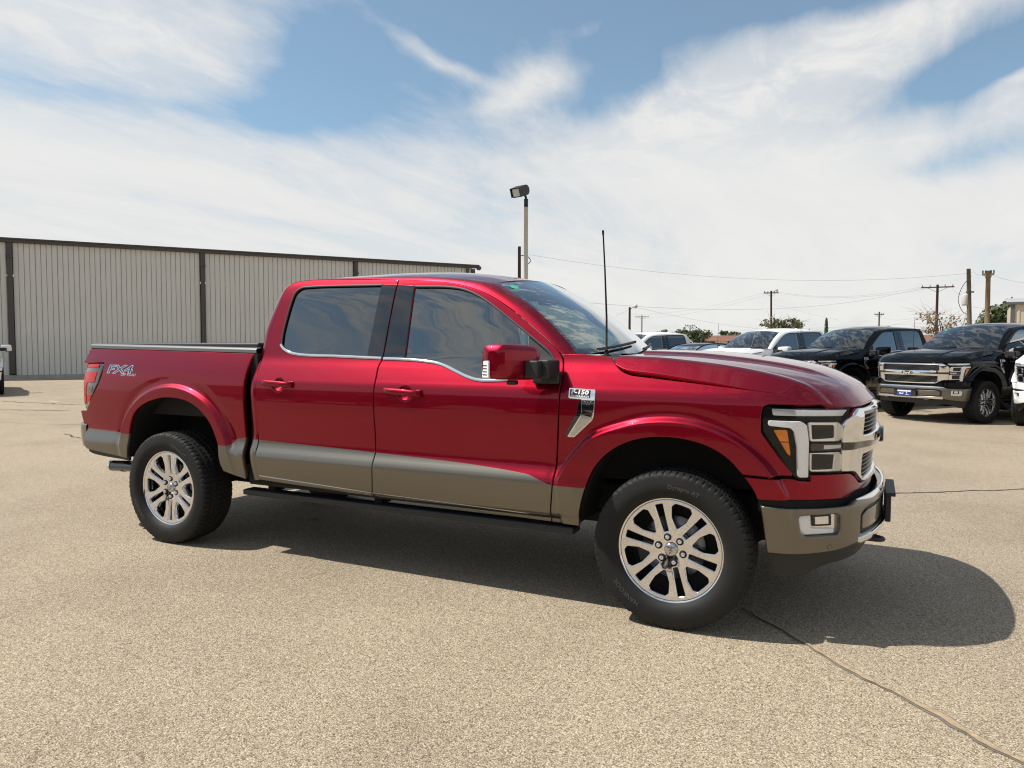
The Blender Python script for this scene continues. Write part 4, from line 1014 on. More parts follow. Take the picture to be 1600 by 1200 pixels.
    seat(-1.62, -.40, .54, 'tan_leather', [-.40]); seat(-1.62, .40, .54, 'tan_leather', [.40]); seat(-2.50, 0, 1.40, 'tan_leather', [-.45, .45])
    R_ = Matrix.Translation((-1.10, .40, 1.24)) @ Matrix.Rotation(math.radians(65), 4, 'Y')
    ring = [tuple(R_ @ Vector((.185*math.cos(2*math.pi*k/32), .185*math.sin(2*math.pi*k/32), 0))) for k in range(33)]
    sw = obj('steering_wheel', tube(ring, .016, 8, False), 'dash', T, True)
    obj('steering_hub', xf(box(-.06, .06, -.15, .15, -.03, .02, .02), R_), 'dash', sw)
    obj('rear_view_mirror', box(-1.12, -1.09, -.13, .13, 1.72, 1.785, .012), 'black_gloss', T)
    for s in (-1, 1):
        d = box(-2.80, -.64, s*.86-.02, s*.86+.02, .60, 1.30); obj('door_card', d, 'dash', T)
    # --- wheels -----------------------------------------------------------------------------------
    wheel(T, 0, -.866, .404, 105); wheel(T, -3.693, -.866, .404, 90)
    wheel(T, 0, .866, .404, 60, far=True); wheel(T, -3.693, .866, .404, 75, far=True)
build_truck(T)
tag(T, 'red crew cab pickup truck with stone grey lower body parked side-on in front', 'pickup truck')
# ---------------------------------------------------------------- the lot: pale worn asphalt with a coarse aggregate
def asphalt():
    m = bpy.data.materials.new('asphalt'); m.use_nodes = True; MAT['asphalt'] = m; nt = m.node_tree; N = nt.nodes; L = nt.links
    b = N['Principled BSDF']; b.inputs['Roughness'].default_value = .88; b.inputs['Specular IOR Level'].default_value = .25
    tc = N.new('ShaderNodeTexCoord')
    def noise(s, d=2, r=.5, dist=0):
        n = N.new('ShaderNodeTexNoise'); n.inputs['Scale'].default_value = s; n.inputs['Detail'].default_value = d; n.inputs['Roughness'].default_value = r; n.inputs['Distortion'].default_value = dist
        L.new(tc.outputs['Object'], n.inputs['Vector']); return n.outputs[0]
    def ramp(f, *st):
        r = N.new('ShaderNodeValToRGB'); L.new(f, r.inputs[0]); e = r.color_ramp.elements
        while len(e) < len(st): e.new(.5)
        for q, (p, c) in zip(e, st): q.position = p; q.color = (*c, 1)
        return r.outputs[0]
    def mixc(f, a, c, mode='MIX'):
        n = N.new('ShaderNodeMixRGB'); n.blend_type = mode
        if isinstance(f, float): n.inputs[0].default_value = f
        else: L.new(f, n.inputs[0])
        for i, q in ((1, a), (2, c)):
            if isinstance(q, tuple): n.inputs[i].default_value = (*q, 1)
            else: L.new(q, n.inputs[i])
        return n.outputs[0]
    vo = N.new('ShaderNodeTexVoronoi'); vo.inputs['Scale'].default_value = 210; L.new(tc.outputs['Object'], vo.inputs['Vector'])
    sepc = N.new('ShaderNodeSeparateColor'); L.new(vo.outputs['Color'], sepc.inputs[0])
    stone = ramp(sepc.outputs[0], (0, (.13,.10,.075)), (.22, (.31,.25,.18)), (.60, (.44,.362,.262)), (.86, (.53,.44,.325)), (1, (.70,.61,.47)))
    dist = ramp(vo.outputs['Distance'], (.0, (1,1,1)), (.50, (.93,.93,.93)), (.85, (.50,.48,.46)))
    c = mixc(1.0, stone, dist, 'MULTIPLY')
    mid = ramp(noise(35, 4), (.32, (.86,.85,.84)), (.5, (1,1,1)), (.68, (1.07,1.07,1.06)))
    c = mixc(.8, c, mid, 'MULTIPLY')
    big = ramp(noise(.55, 5, .6, .4), (.28, (.83,.82,.81)), (.52, (1.0,1.0,1.0)), (.75, (1.08,1.07,1.05)))
    c = mixc(1.0, c, big, 'MULTIPLY')
    huge = ramp(noise(.10, 3, .5, .2), (.35, (.93,.93,.94)), (.65, (1.06,1.05,1.02)))
    c = mixc(1.0, c, huge, 'MULTIPLY')
    # oil spots
    sp = N.new('ShaderNodeTexVoronoi'); sp.inputs['Scale'].default_value = .55; sp.inputs['Randomness'].default_value = 1.0
    mp = N.new('ShaderNodeMapping'); mp.inputs['Scale'].default_value = (1, 1.4, 1); L.new(tc.outputs['Object'], mp.inputs[0]); L.new(mp.outputs[0], sp.inputs['Vector'])
    ad = N.new('ShaderNodeMath'); ad.operation = 'ADD'; L.new(sp.outputs['Distance'], ad.inputs[0])
    k = N.new('ShaderNodeMath'); k.operation = 'MULTIPLY'; k.inputs[1].default_value = .06; L.new(noise(14, 3), k.inputs[0]); L.new(k.outputs[0], ad.inputs[1])
    spot = ramp(ad.outputs[0], (.052, (.45,.43,.41)), (.075, (1,1,1)))
    c = mixc(.7, c, spot, 'MULTIPLY')
    L.new(c, b.inputs['Base Color'])
    bp = N.new('ShaderNodeBump'); bp.inputs['Strength'].default_value = .9; bp.inputs['Distance'].default_value = .0025
    inv = N.new('ShaderNodeMath'); inv.operation = 'SUBTRACT'; inv.inputs[0].default_value = 1; L.new(vo.outputs['Distance'], inv.inputs[1])
    a2 = N.new('ShaderNodeMath'); a2.operation = 'MULTIPLY_ADD'; L.new(noise(400, 2), a2.inputs[0]); a2.inputs[1].default_value = .5; L.new(inv.outputs[0], a2.inputs[2])
    L.new(a2.outputs[0], bp.inputs['Height']); L.new(bp.outputs[0], b.inputs['Normal'])
asphalt()
mat('sand', (.44,.325,.20), .95, var=(30, (.30,.22,.14)), bump=(90, .6, .01))
mat('crack_dark', (.055,.048,.042), .95)
mat('sealant', (.15,.135,.118), .8, var=(12, (.21,.19,.16)))
mat('concrete', (.42,.39,.34), .9, var=(3, (.34,.31,.27)))
mat('wall_metal', (.63,.615,.56), .5, .0, var=(.7, (.58,.565,.515)))
mat('trim_metal', (.060,.052,.046), .5)
mat('roof_metal', (.45,.44,.42), .5, .3)
mat('pole_steel', (.52,.50,.46), .55, var=(2, (.44,.42,.38)))
mat('lamp_black', (.018,.018,.019), .45)
mat('lamp_glass', (.55,.56,.54), .15, coat=1)
mat('wood_grey', (.17,.135,.10), .9, var=(3, (.11,.085,.065)), bump=(40, .5, .02))
mat('wood_red', (.085,.038,.028), .9, var=(3, (.06,.03,.022)))
mat('wood_tan', (.24,.165,.095), .9, var=(3, (.17,.115,.07)))
mat('cable', (.022,.022,.024), .6)
mat('bark', (.10,.075,.055), .9, bump=(20, .6, .03))
mat('leaf_dark', (.040,.068,.022), .7, var=(1.6, (.072,.105,.035)))
mat('leaf_olive', (.085,.095,.040), .7, var=(1.6, (.13,.12,.05)))
mat('leaf_pine', (.055,.085,.030), .75, var=(1.2, (.11,.135,.05)))
mat('leaf_dry', (.26,.135,.065), .8, var=(1.6, (.18,.15,.06)))
mat('roof_brown', (.22,.095,.06), .8, var=(2, (.17,.08,.05)))
mat('stucco', (.72,.66,.52), .9)
gv = [(-900,-400,0),(900,-400,0),(900,1400,0),(-900,1400,0)]
GROUND = tag(link('ground', mesh('ground', gv, [(0,1,2,3)]), 'asphalt'), kind='structure')
def crack(pts, width, m, z, rough, seed, name='crack'):
    rnd = random.Random(seed); c = crom(pts, .07); rows = []
    off = 0
    for i, p in enumerate(c):
        a, b = np.array(c[max(0, i-1)]), np.array(c[min(len(c)-1, i+1)]); t = (b-a)/max(1e-6, np.linalg.norm(b-a)); n = np.array((-t[1], t[0]))
        off = .8*off+rnd.uniform(-1, 1)*rough; w = width*(.55+.9*rnd.random()); e = min(1, i/4, (len(c)-1-i)/4)+.05
        q = np.array(p)+n*off
        rows.append([tuple(q-n*w*.5*e)+(z,), tuple(q+n*w*.5*e)+(z,)])
    v, f = grid_mesh(rows)
    return link(name, mesh(name, v, f), m, GROUND)
MAIN = [(.276,-.482),(.427,-.631),(.534,-.74),(.625,-.845),(.701,-.935),(.814,-1.066),(.885,-1.129),(.946,-1.192),(1.018,-1.244),(1.073,-1.301),(1.138,-1.357),(1.188,-1.4),(1.221,-1.456),(1.255,-1.494),(1.334,-1.586),(1.412,-1.643),(1.6,-1.8),(2.2,-2.3)]
crack(MAIN, .038, 'sealant', .0035, .004, 3, 'crack_edge'); crack(MAIN, .023, 'sand', .007, .004, 3, 'crack_filling')
crack([(.276,-.482),(.10,-.36),(-.3,-.2),(-.9,.1)], .012, 'crack_dark', .0035, .006, 5)
crack([(.90,-1.13),(.97,-1.12),(1.02,-1.13)], .006, 'crack_dark', .0105, .004, 8)
crack([(.6,3.2),(1.1,3.48),(1.6,3.83),(2.32,4.34),(3.5,5.1)], .025, 'crack_dark', .0035, .02, 9)
crack([(-20.5,5.8),(-18.6,5.1),(-17.2,4.9),(-15,5.6)], .06, 'crack_dark', .0035, .04, 10)
crack([(-24,7.2),(-19,6.6),(-14.4,6.9)], .05, 'crack_dark', .0035, .05, 11)
crack([(-11,2.9),(-8,2.2),(-6,2.4)], .03, 'crack_dark', .0035, .03, 12)
for k_, (x_, y_, a_, l_) in enumerate(((-6.5,-1.6,.4,1.2),(-3.9,-2.3,-.3,.8),(2.6,1.2,.7,1.6),(3.2,2.9,.2,2.2),(-9.5,4.2,.1,3.5),(-14.0,3.4,.3,3.0),(-12.0,9.5,.2,6.0),(4.6,6.8,.5,2.5))):
    r_ = random.Random(60+k_); p_ = [(x_, y_)]
    for j_ in range(6): a_ += r_.uniform(-.45,.45); p_.append((p_[-1][0]+l_/6*math.cos(a_), p_[-1][1]+l_/6*math.sin(a_)))
    crack(p_, .006+.004*max(0, y_)**.5, 'crack_dark', .0035, .004, 70+k_)
crack([(-18.5,7.3),(-17.6,7.0)], .10, 'concrete', .0035, .0, 13, 'paint_remnant')

# ---------------------------------------------------------------- long metal building
def metal_building():
    A = Vector((-32.32, 14.34, 0)); d = Vector((.594, .804, 0)).normalized(); ang = math.atan2(d.y, d.x)
    B = empty('metal_building', A, ang)          # local x along the wall, local -y towards us
    tag(B, 'long beige ribbed metal building with dark brown trim behind the red truck', 'building')
    H = 5.78; cols = [-7.6, 0.0, 7.62, 15.0, 21.75]
    # one sheet with four ribs
    H += .0
    def sheet(wd, h, z0):
        prof = []; n = 4; p = wd/n
        for i in range(n):
            x = i*p; prof += [(x, 0), (x+p*.86, 0), (x+p*.87, .05), (x+p*.97, .05), (x+p*.98, 0)]
        prof.append((wd, 0))
        v = [(x, y, z0) for x, y in prof]+[(x, y, z0+h) for x, y in prof]; k = len(prof)
        f = [(i, i+1, k+i+1, k+i) for i in range(k-1)]
        return v, f
    for a, b in zip(cols, cols[1:]):
        n = max(1, round((b-a-.24)/.84)); wd = (b-a-.24)/n
        me = None
        for i in range(n):
            if me is None:
                v, f = sheet(wd-.004, H-.10, .16); me = mesh('wall_panel', v, f, smooth=False); me.materials.append(MAT['wall_metal'])
            o = bpy.data.objects.new('wall_panel', me); C.objects.link(o); o.parent = B; o.location = (a+.12+i*wd, 0, 0)
    for x in cols[:4]:
        obj('downspout', join(box(x-.095, x+.095, -.14, .02, .20, H+.05, .015), box(x-.13, x+.13, -.19, .0, 5.2, 5.26)), 'trim_metal', B)
    obj('corner_trim', box(21.60, 21.80, -.10, .05, .05, H, .01), 'trim_metal', B)
    obj('corner_trim', box(21.28, 21.42, -.12, .0, .05, H, .01), 'trim_metal', B)
    obj('eave_gutter', box(-7.8, 22.0, -.20, .05, H+.04, H+.20, .02), 'trim_metal', B)
    obj('gutter_lip', box(-7.8, 22.0, -.26, -.19, H+.17, H+.23, .01), 'trim_metal', B)
    obj('gutter_end', xf(lathe([(.0,-.1),(.11,-.1),(.13,0),(.11,.1),(0,.1)], 14), Matrix.Translation((22.02,-.12,H+.06))), 'trim_metal', B)
    obj('base_sill', box(-7.8, 21.9, -.06, .3, .0, .155), 'concrete', B)
    obj('roof', ([(-7.8,-.1,H+.1),(22,-.1,H+.1),(22,9,H+.7),(-7.8,9,H+.7),(22,18,H+.1),(-7.8,18,H+.1)], [(0,1,2,3),(3,2,4,5)]), 'roof_metal', B)
    obj('end_wall', box(21.70, 21.78, .05, 18, 0, H), 'wall_metal', B); obj('end_wall', box(-7.78, -7.70, .05, 18, 0, H), 'wall_metal', B)
    obj('back_wall', box(-7.7, 21.7, 17.9, 18, 0, H), 'wall_metal', B)
metal_building()
def polar(az, dist):
    a = math.radians(az); return Vector((.907+dist*math.sin(a), -4.653+dist*math.cos(a), 0))
# ---------------------------------------------------------------- flood light on a steel pole
def flood():
    p = polar(-25.06, 28); t = empty('light_pole', p, math.radians(26)); tag(t, 'pale steel light pole with one black floodlight rising behind the red truck', 'light pole')
    obj('pole', tube([(0,0,0),(0,0,6.7)], [.095,.075], 16), 'pole_steel', t, True)
    obj('base_plate', box(-.2,.2,-.2,.2,0,.03), 'pole_steel', t)
    obj('tenon', tube([(0,0,6.68),(0,0,6.98)], .08, 14), 'lamp_black', t, True)
    obj('knuckle', tube(crom([(0,0,6.96),(-.02,0,7.08),(-.12,-.02,7.16)], .04), .045, 10), 'lamp_black', t, True)
    M_ = Matrix.Translation((-.20,-.06,7.27)) @ Matrix.Rotation(math.radians(52), 4, 'Z') @ Matrix.Rotation(math.radians(-20), 4, 'Y')
    # half-round back, square visor in front
    prof = [(.02,-.19)]+[(.10+.19*math.cos(math.radians(a)), .19*math.sin(math.radians(a))) for a in range(-90, 91, 15)]+[(.02,.19),(-.30,.17),(-.30,-.19)]
    v = [(x,-.20,z) for x, z in prof]+[(x,.20,z) for x, z in prof]; k = len(prof)
    f = [(i, (i+1) % k, k+(i+1) % k, k+i) for i in range(k)]+[tuple(range(k)), tuple(reversed(range(k, 2*k)))]
    hd = obj('lamp_head', xf((v, [q[::-1] for q in f]), M_), 'lamp_black', t)
    obj('lamp_lens', xf(box(-.312,-.30,-.16,.16,-.15,.13,.004), M_), 'lamp_glass', hd)
    obj('lamp_visor', xf(join(box(-.40,-.30,-.20,.20,.155,.172), box(-.38,-.30,-.21,-.198,-.17,.17), box(-.38,-.30,.198,.21,-.17,.17)), M_), 'lamp_black', hd)
flood()
# ---------------------------------------------------------------- utility poles
PT = {}
def upole(key, az, dist, top, r, m, label, arms=(), lean=0.0, extra=None):
    p = polar(az, dist); h = 1.442+dist*math.tan(math.radians(top)); face = math.radians(-az)
    t = empty('utility_pole', p, face); tag(t, label, 'utility pole', 'utility poles beyond the lot')
    obj('pole', tube([(0,0,0),(lean*h*.5,0,h*.5),(lean*h,0,h)], [r*1.15,r,r*.85], 10), m, t, True)
    PT[key] = (p, h, face)
    for dz, hw in arms:
        a = obj('crossarm', box(-hw+lean*h, hw+lean*h, -.08, .08, h-dz-.07, h-dz+.07), m, t)
        for s in (-.9,-.45,.45,.9): obj('insulator', tube([(s*hw+lean*h,0,h-dz+.05),(s*hw+lean*h,0,h-dz+.28)], .05, 6), 'cable', t)
        for s in (-1, 1): obj('arm_brace', tube([(s*hw*.6+lean*h,-.05,h-dz-.05),(lean*h,-.05,h-dz-.6)], .02, 5), 'cable', t)
    if extra == 'transformer':
        obj('transformer', xf(lathe([(0,-.4),(.2,-.4),(.22,-.3),(.22,.3),(.2,.4),(0,.4)], 14), Matrix.Translation((-.42,0,h-2.2)) @ Matrix.Rotation(math.pi/2, 4, 'X')), 'pole_steel', t, True)
        obj('jumper_wire', tube(crom([(-.1,0,h-.5),(-.6,0,h-1.2),(-.85,0,h-2.2),(-.5,0,h-3.1),(-.1,0,h-3.3)], .3), .022, 5), 'cable', t, True)
        obj('transformer_arm', box(-.4,.1,-.05,.05,h-1.7,h-1.6), 'cable', t)
    if extra == 'lamp':
        obj('bracket', tube([(0,0,h-.2),(.45,0,h+.05)], .03, 6), 'cable', t, True); obj('yard_lamp', xf(lathe([(0,-.18),(.1,-.15),(.18,0),(.12,.2),(0,.22)], 12), Matrix.Translation((.55,0,h+.05)) @ Matrix.Rotation(math.pi/2, 4, 'X')), 'pole_steel', t, True)
    if extra == 'box':
        obj('meter_box', box(.28,.48,-.1,.1,h-3.8,h-2.8), 'pole_steel', t); obj('insulator_bracket', tube(crom([(.1,0,h-.55),(.5,0,h-.6),(.7,0,h-.9),(.5,0,h-1.1)], .15), .025, 5), 'cable', t, True)
    return t
upole('w1', -25.56, 46, 7.66, .115, 'wood_red', 'brown wooden pole just beside the steel light pole above the red cab', extra='box')
upole('s1', -17.07, 70, 3.02, .12, 'wood_red', 'short brown pole with a small lamp right of the red windscreen', extra='lamp')
upole('x1', -16.14, 190, 2.40, .16, 'wood_grey', 'small distant cross-arm pole next to the short brown lamp pole', arms=((.4,1.7),))
upole('x2', -6.73, 112, 4.10, .15, 'wood_red', 'wooden pole with a crossarm rising behind the white pickup and olive tree', arms=((.3,1.0),), lean=-.018, extra='lamp')
upole('t1', -12.55, 150, 1.62, .10, 'wood_grey', 'tiny T-shaped pole standing among the dark green trees', arms=((.1,1.0),))
upole('x3', .32, 150, 2.46, .15, 'wood_grey', 'small distant pole rising above the cab of the middle black pickup', arms=((.5,.8),))
upole('x4', 3.78, 100, 4.20, .16, 'wood_red', 'dark reddish crossarm pole in front of the dry bare tree', arms=((.3,1.7),))
upole('w2', 5.78, 62, 5.16, .16, 'wood_grey', 'grey wooden pole carrying a transformer left of the tan pole', lean=-.04, extra='transformer')
upole('w3', 6.67, 60, 4.98, .17, 'wood_tan', 'thick tan wooden pole in front of the round green pine', lean=-.008, arms=((.25,.35),))
# ---------------------------------------------------------------- overhead wires
def wire(a, b, sag, r=.016, label='thin dark power line strung across the pale sky'):
    a, b = Vector(a), Vector(b); n = 18
    pts = [tuple(a.lerp(b, i/n)-Vector((0,0,sag*4*(i/n)*(1-i/n)))) for i in range(n+1)]
    tag(obj('power_line', tube(pts, r*.42, 5), 'cable', None, True), label, 'power line', 'overhead power lines')
def tp(key, dx=0, dz=0):
    p, h, f = PT[key]; return Vector((p.x+dx*math.cos(f), p.y+dx*math.sin(f), h-dz))
def sky_pt(az, el, dist): 
    p = polar(az, dist); p.z = 1.442+dist*math.tan(math.radians(el)); return p
for a_, b_, sg_, r_, lb_ in (
    (tp('w1',.6,.5), tp('w2',0,.3), 1.0, .013, 'topmost power line running from beside the light pole to the transformer pole'),
    (tp('w1',.6,3.1), tp('x4',-1.2,.2), 1.6, .016, 'second power line from the top, meeting the dark reddish crossarm pole'),
    (tp('x2',-.9,.2), sky_pt(-18.2, 2.55, 150), 1.2, .016, 'upper of two lines dropping left from the pole by the olive tree'),
    (tp('x2',.0,.3), sky_pt(-18.2, 2.15, 150), 1.2, .016, 'lower of two lines dropping left from the pole by the olive tree'),
    (tp('x2',.9,.2), tp('x4',-1.4,.15), .9, .017, 'upper of two lines between the olive tree pole and the reddish pole'),
    (tp('x2',.4,.3), tp('x4',-.6,.35), .9, .017, 'lower of two lines between the olive tree pole and the reddish pole'),
    (tp('s1',.5,.0), sky_pt(4.5, 2.6, 140), 3.0, .016, 'sagging line running right from the short lamp pole'),
    (tp('s1',-.1,.2), sky_pt(-22, 2.0, 90), .8, .014, 'line running left from the short lamp pole behind the antenna'),
    (tp('x4',1.4,.2), tp('w2',0,1.2), .8, .015, 'line between the reddish crossarm pole and the transformer pole'),
    (tp('w2',0,.2), tp('w3',-.3,.2), .15, .013, 'short line joining the tops of the grey and tan poles'),
    (tp('w3',.3,.4), sky_pt(12, 4.3, 80), .6, .015, 'line leaving the top of the tan pole for the right edge'),
    (tp('w2',0,2.7), sky_pt(12, 3.2, 70), .6, .013, 'line leaving the middle of the transformer pole for the right edge'),
    (tp('x4',.3,2.2), tp('w2',0,5.2), .1, .014, 'guy wire slanting down right from the reddish pole'),
    (tp('x2',.2,1.9), sky_pt(-2.2, 1.9, 100), .1, .014, 'guy wire slanting down right from the pole by the olive tree'),
    (tp('x3',-.5,.6), tp('x4',-.2,3.0), 1.0, .018, 'line climbing from the small distant pole to the reddish pole')): wire(a_, b_, sg_, r_, lb_)
for el, lb_ in ((1.95, 'highest of the five level lines low over the parked pickups'), (1.72, 'second highest of the five level lines low over the pickups'), (1.40, 'middle one of the five level lines low over the pickups'), (1.12, 'second lowest of the five level lines low over the pickups'), (.86, 'lowest of the five level lines low over the parked pickups')):
    wire(sky_pt(-20, el*.62, 170), sky_pt(10, el, 95), .7, .015, lb_)

# ---------------------------------------------------------------- trees
def tree(name, az, dist, rx, rz, zc, m, n, leaf, label, lobes=9, trunk=.18, seed=1, sparse=0.0, cat='tree', group='trees beyond the lot'):
    rnd = random.Random(seed); p = polar(az, dist); t = empty(name, p); tag(t, label, cat, group)
    cen = Vector((0,0,zc)); L = []
    for k in range(lobes):
        a = rnd.uniform(0, 2*math.pi); r = rnd.uniform(.25, .72); e = rnd.uniform(-.6, .75)
        L.append((Vector((rx*r*math.cos(a), rx*r*math.sin(a), zc+rz*e)), rx*rnd.uniform(.30, .48), rz*rnd.uniform(.24, .44)))
    ds = [tube([(0,0,0),(rnd.uniform(-.1,.1),rnd.uniform(-.1,.1),zc*.55),(0,0,zc)], [trunk,trunk*.8,trunk*.45], 7)]
    for c, a, b in L: ds.append(tube([(0,0,max(.3, zc-rz*.9)),((c.x)*.5,(c.y)*.5,(zc-rz*.5+c.z)*.5),tuple(c)], [trunk*.5,trunk*.35,trunk*.12], 5))
    if sparse:
        for k in range(70):
            c, a, b = rnd.choice(L); e = c+Vector((rnd.gauss(0,1)*a, rnd.gauss(0,1)*a, abs(rnd.gauss(0,1))*b*1.3)); ds.append(tube([tuple(c), tuple((c+e)/2+Vector((0,0,.1))), tuple(e)], [trunk*.14,trunk*.09,trunk*.04], 4))
    obj('trunk', join(*ds), 'bark', t, True)
    v, f = [], []
    for i in range(n):
        c, a, b = L[rnd.randrange(len(L))]
        q = Vector((rnd.gauss(0,1), rnd.gauss(0,1), rnd.gauss(0,1))).normalized(); rr = (rnd.random()**.4)*(1+.25*rnd.random())
        o = c+Vector((q.x*a*rr, q.y*a*rr, q.z*b*rr))
        if mnoise.noise(o*(1.1/ max(.6, rx*.35))+Vector((seed*3.1,0,0))) < -.18-(.0 if not sparse else -sparse): continue
        nrm = (q+Vector((rnd.uniform(-1,1), rnd.uniform(-1,1), rnd.uniform(-.4,1)))).normalized(); u = nrm.orthogonal().normalized(); w = nrm.cross(u); s = leaf*rnd.uniform(.6,1.4)
        b0 = len(v); v += [tuple(o+u*s), tuple(o+w*s*.6), tuple(o-u*s), tuple(o-w*s*.6+nrm*s*.2)]; f.append((b0,b0+1,b0+2,b0+3))
    link('crown', mesh('crown', v, f, smooth=False), m, t)
tree('broadleaf_tree', -13.55, 95, 1.75, 1.25, 2.75, 'leaf_dark', 1800, .16, 'rounded dark green tree behind the tiny T-shaped pole', seed=2, lobes=10)
tree('broadleaf_tree', -14.75, 92, 1.1, .95, 2.6, 'leaf_dark', 1100, .15, 'small green tree just right of the red windscreen top', seed=3, lobes=7)
tree('broadleaf_tree', -11.95, 62, 1.15, .95, 2.05, 'leaf_dark', 1600, .10, 'low dense green bush above the roof of the dark car', seed=4, lobes=12)
tree('broadleaf_tree', -10.05, 110, .95, .75, 3.1, 'leaf_dark', 900, .15, 'small round tree at the left of the pair by the brown roof', seed=5, lobes=7)
tree('broadleaf_tree', -9.2, 96, 1.4, .95, 2.4, 'leaf_olive', 1300, .15, 'yellowish green tree against the windscreen of the white pickup', seed=6, lobes=9)
tree('olive_tree', -5.75, 105, 3.3, 1.75, 3.6, 'leaf_olive', 2000, .20, 'wide loose olive tree behind the roof of the white pickup', seed=7, lobes=14, sparse=.12)
tree('bare_tree', 4.15, 90, 3.0, 1.9, 3.7, 'leaf_dry', 800, .15, 'nearly bare tree with dry reddish leaves behind the crossarm pole', seed=8, lobes=14, sparse=.18, trunk=.12)
tree('pine_tree', 7.45, 72, 1.75, 1.45, 4.05, 'leaf_pine', 4200, .13, 'dense round green pine beside the corner of the small shed', seed=9, lobes=16, trunk=.2)
for k, (az, d, h, lab) in enumerate(((-4.18, 120, 4.0, 'thin dark cypress closest to the white pickup roof'), (-3.05, 110, 5.3, 'tallest thin dark cypress above the black pickup windscreen'), (-2.55, 115, 3.6, 'short dark cypress at the right of the three'))):
    rnd = random.Random(40+k); t = empty('cypress_tree', polar(az, d)); tag(t, lab, 'tree', 'trees beyond the lot')
    obj('trunk', tube([(0,0,0),(0,0,h*.9)], [.1,.03], 6), 'bark', t, True); v, f = [], []
    for i in range(700):
        z = h*(.12+.88*rnd.random()); r = .36*(1-(z/h))**.6*math.sqrt(rnd.random())+.03; a = rnd.uniform(0,6.283)
        o = Vector((r*math.cos(a), r*math.sin(a), z)); s = .12; b0 = len(v); v += [tuple(o+Vector((s*math.cos(a),s*math.sin(a),0))), tuple(o+Vector((0,0,s*2))), tuple(o-Vector((s*math.sin(a),-s*math.cos(a),0)))]; f.append((b0,b0+1,b0+2))
    link('crown', mesh('crown', v, f, smooth=False), 'leaf_dark', t)
# ---------------------------------------------------------------- houses and shed beyond
def house(az, dist, w, d, h, rh, label, rot):
    t = empty('house', polar(az, dist), rot); tag(t, label, 'house')
    obj('wall', box(-w/2, w/2, -d/2, d/2, 0, h), 'stucco', t)
    obj('roof', ([(-w/2-.4,-d/2-.4,h),(w/2+.4,-d/2-.4,h),(w/2+.4,d/2+.4,h),(-w/2-.4,d/2+.4,h),(-w/2+1.5,0,h+rh),(w/2-1.5,0,h+rh)], [(0,1,5,4),(1,2,5),(2,3,4,5),(3,0,4),(3,2,1,0)]), 'roof_brown', t)
    for x in (-w*.3, 0, w*.28):
        wi = obj('window', box(x-.5, x+.5, -d/2-.03, -d/2+.02, 1.0, 2.0), 'lamp_black', t); obj('window_sill', box(x-.6, x+.6, -d/2-.08, -d/2+.02, .93, .99), 'stucco', wi)
house(-9.4, 82, 7.5, 6, 2.05, .62, 'low cream house with a brown roof between the round trees', math.radians(8))
house(3.7, 125, 16, 7, 2.3, 1.0, 'low house with brown roof under the dry bare tree', math.radians(-4))
def shed():
    t = empty('metal_shed', polar(8.05, 52), math.radians(-6)); tag(t, 'tan ribbed metal shed corner at the edge right of the pine', 'shed')
    H = 3.95; n = 20; p = .3; prof = []
    me = None
    for i in range(14):
        if me is None:
            pr = [(0,0),(.2,0),(.23,-.03),(.31,-.03),(.34,0),(.54,0),(.57,-.03),(.65,-.03),(.68,0)]; k = len(pr)
            me = mesh('wall_panel', [(x,y,0) for x, y in pr]+[(x,y,H) for x, y in pr], [(q,q+1,k+q+1,k+q) for q in range(k-1)], smooth=False); me.materials.append(MAT['wall_tan'])
        o = bpy.data.objects.new('wall_panel', me); C.objects.link(o); o.parent = t; o.location = (i*.685, 0, 0)
    obj('corner_trim', box(-.14, .06, -.06, .06, 0, H), 'trim_grey', t); obj('eave_trim', box(-.35, 10, -.15, .1, H, H+.14), 'trim_grey', t)
    obj('side_wall', box(-.06, 0, .06, 8, 0, H), 'wall_tan', t)
    obj('roof', ([(-.3,-.1,H+.1),(10,-.1,H+.1),(10,8,H+.8),(-.3,8,H+.8)], [(0,1,2,3)]), 'roof_metal', t)
    for x in (.95, 1.75): obj('wall_lamp', box(x-.1, x+.1, -.22, -.03, H-1.15, H-.9, .03), 'trim_grey', t)
mat('wall_tan', (.50,.42,.31), .6); mat('trim_grey', (.09,.095,.105), .5)
shed()

# ---------------------------------------------------------------- building added out of view so the red doors reflect a dark band
mat('added_wall', (.10,.085,.07), .8); mat('added_fascia', (.05,.05,.055), .5); mat('added_glass', (.02,.024,.026), .05, coat=1)
def added_showroom():
    t = empty('added_showroom', (-4, -27, 0)); tag(t, 'low dark building added behind the camera to reflect as a dark band in the red doors', 'building')
    obj('wall', box(-30, 26, -12, 0, 0, 4.6), 'added_wall', t); obj('fascia', box(-30.3, 26.3, -12.3, .5, 4.6, 5.5), 'added_fascia', t)
    for i in range(12):
        w = obj('window', box(-28+i*4.5, -28+i*4.5+3.8, .02, .10, .4, 3.4), 'added_glass', t); obj('window_frame', join(box(-28+i*4.5-.08, -28+i*4.5, .02, .16, .3, 3.5), box(-28+i*4.5+3.8, -28+i*4.5+3.88, .02, .16, .3, 3.5)), 'added_fascia', w)
added_showroom()
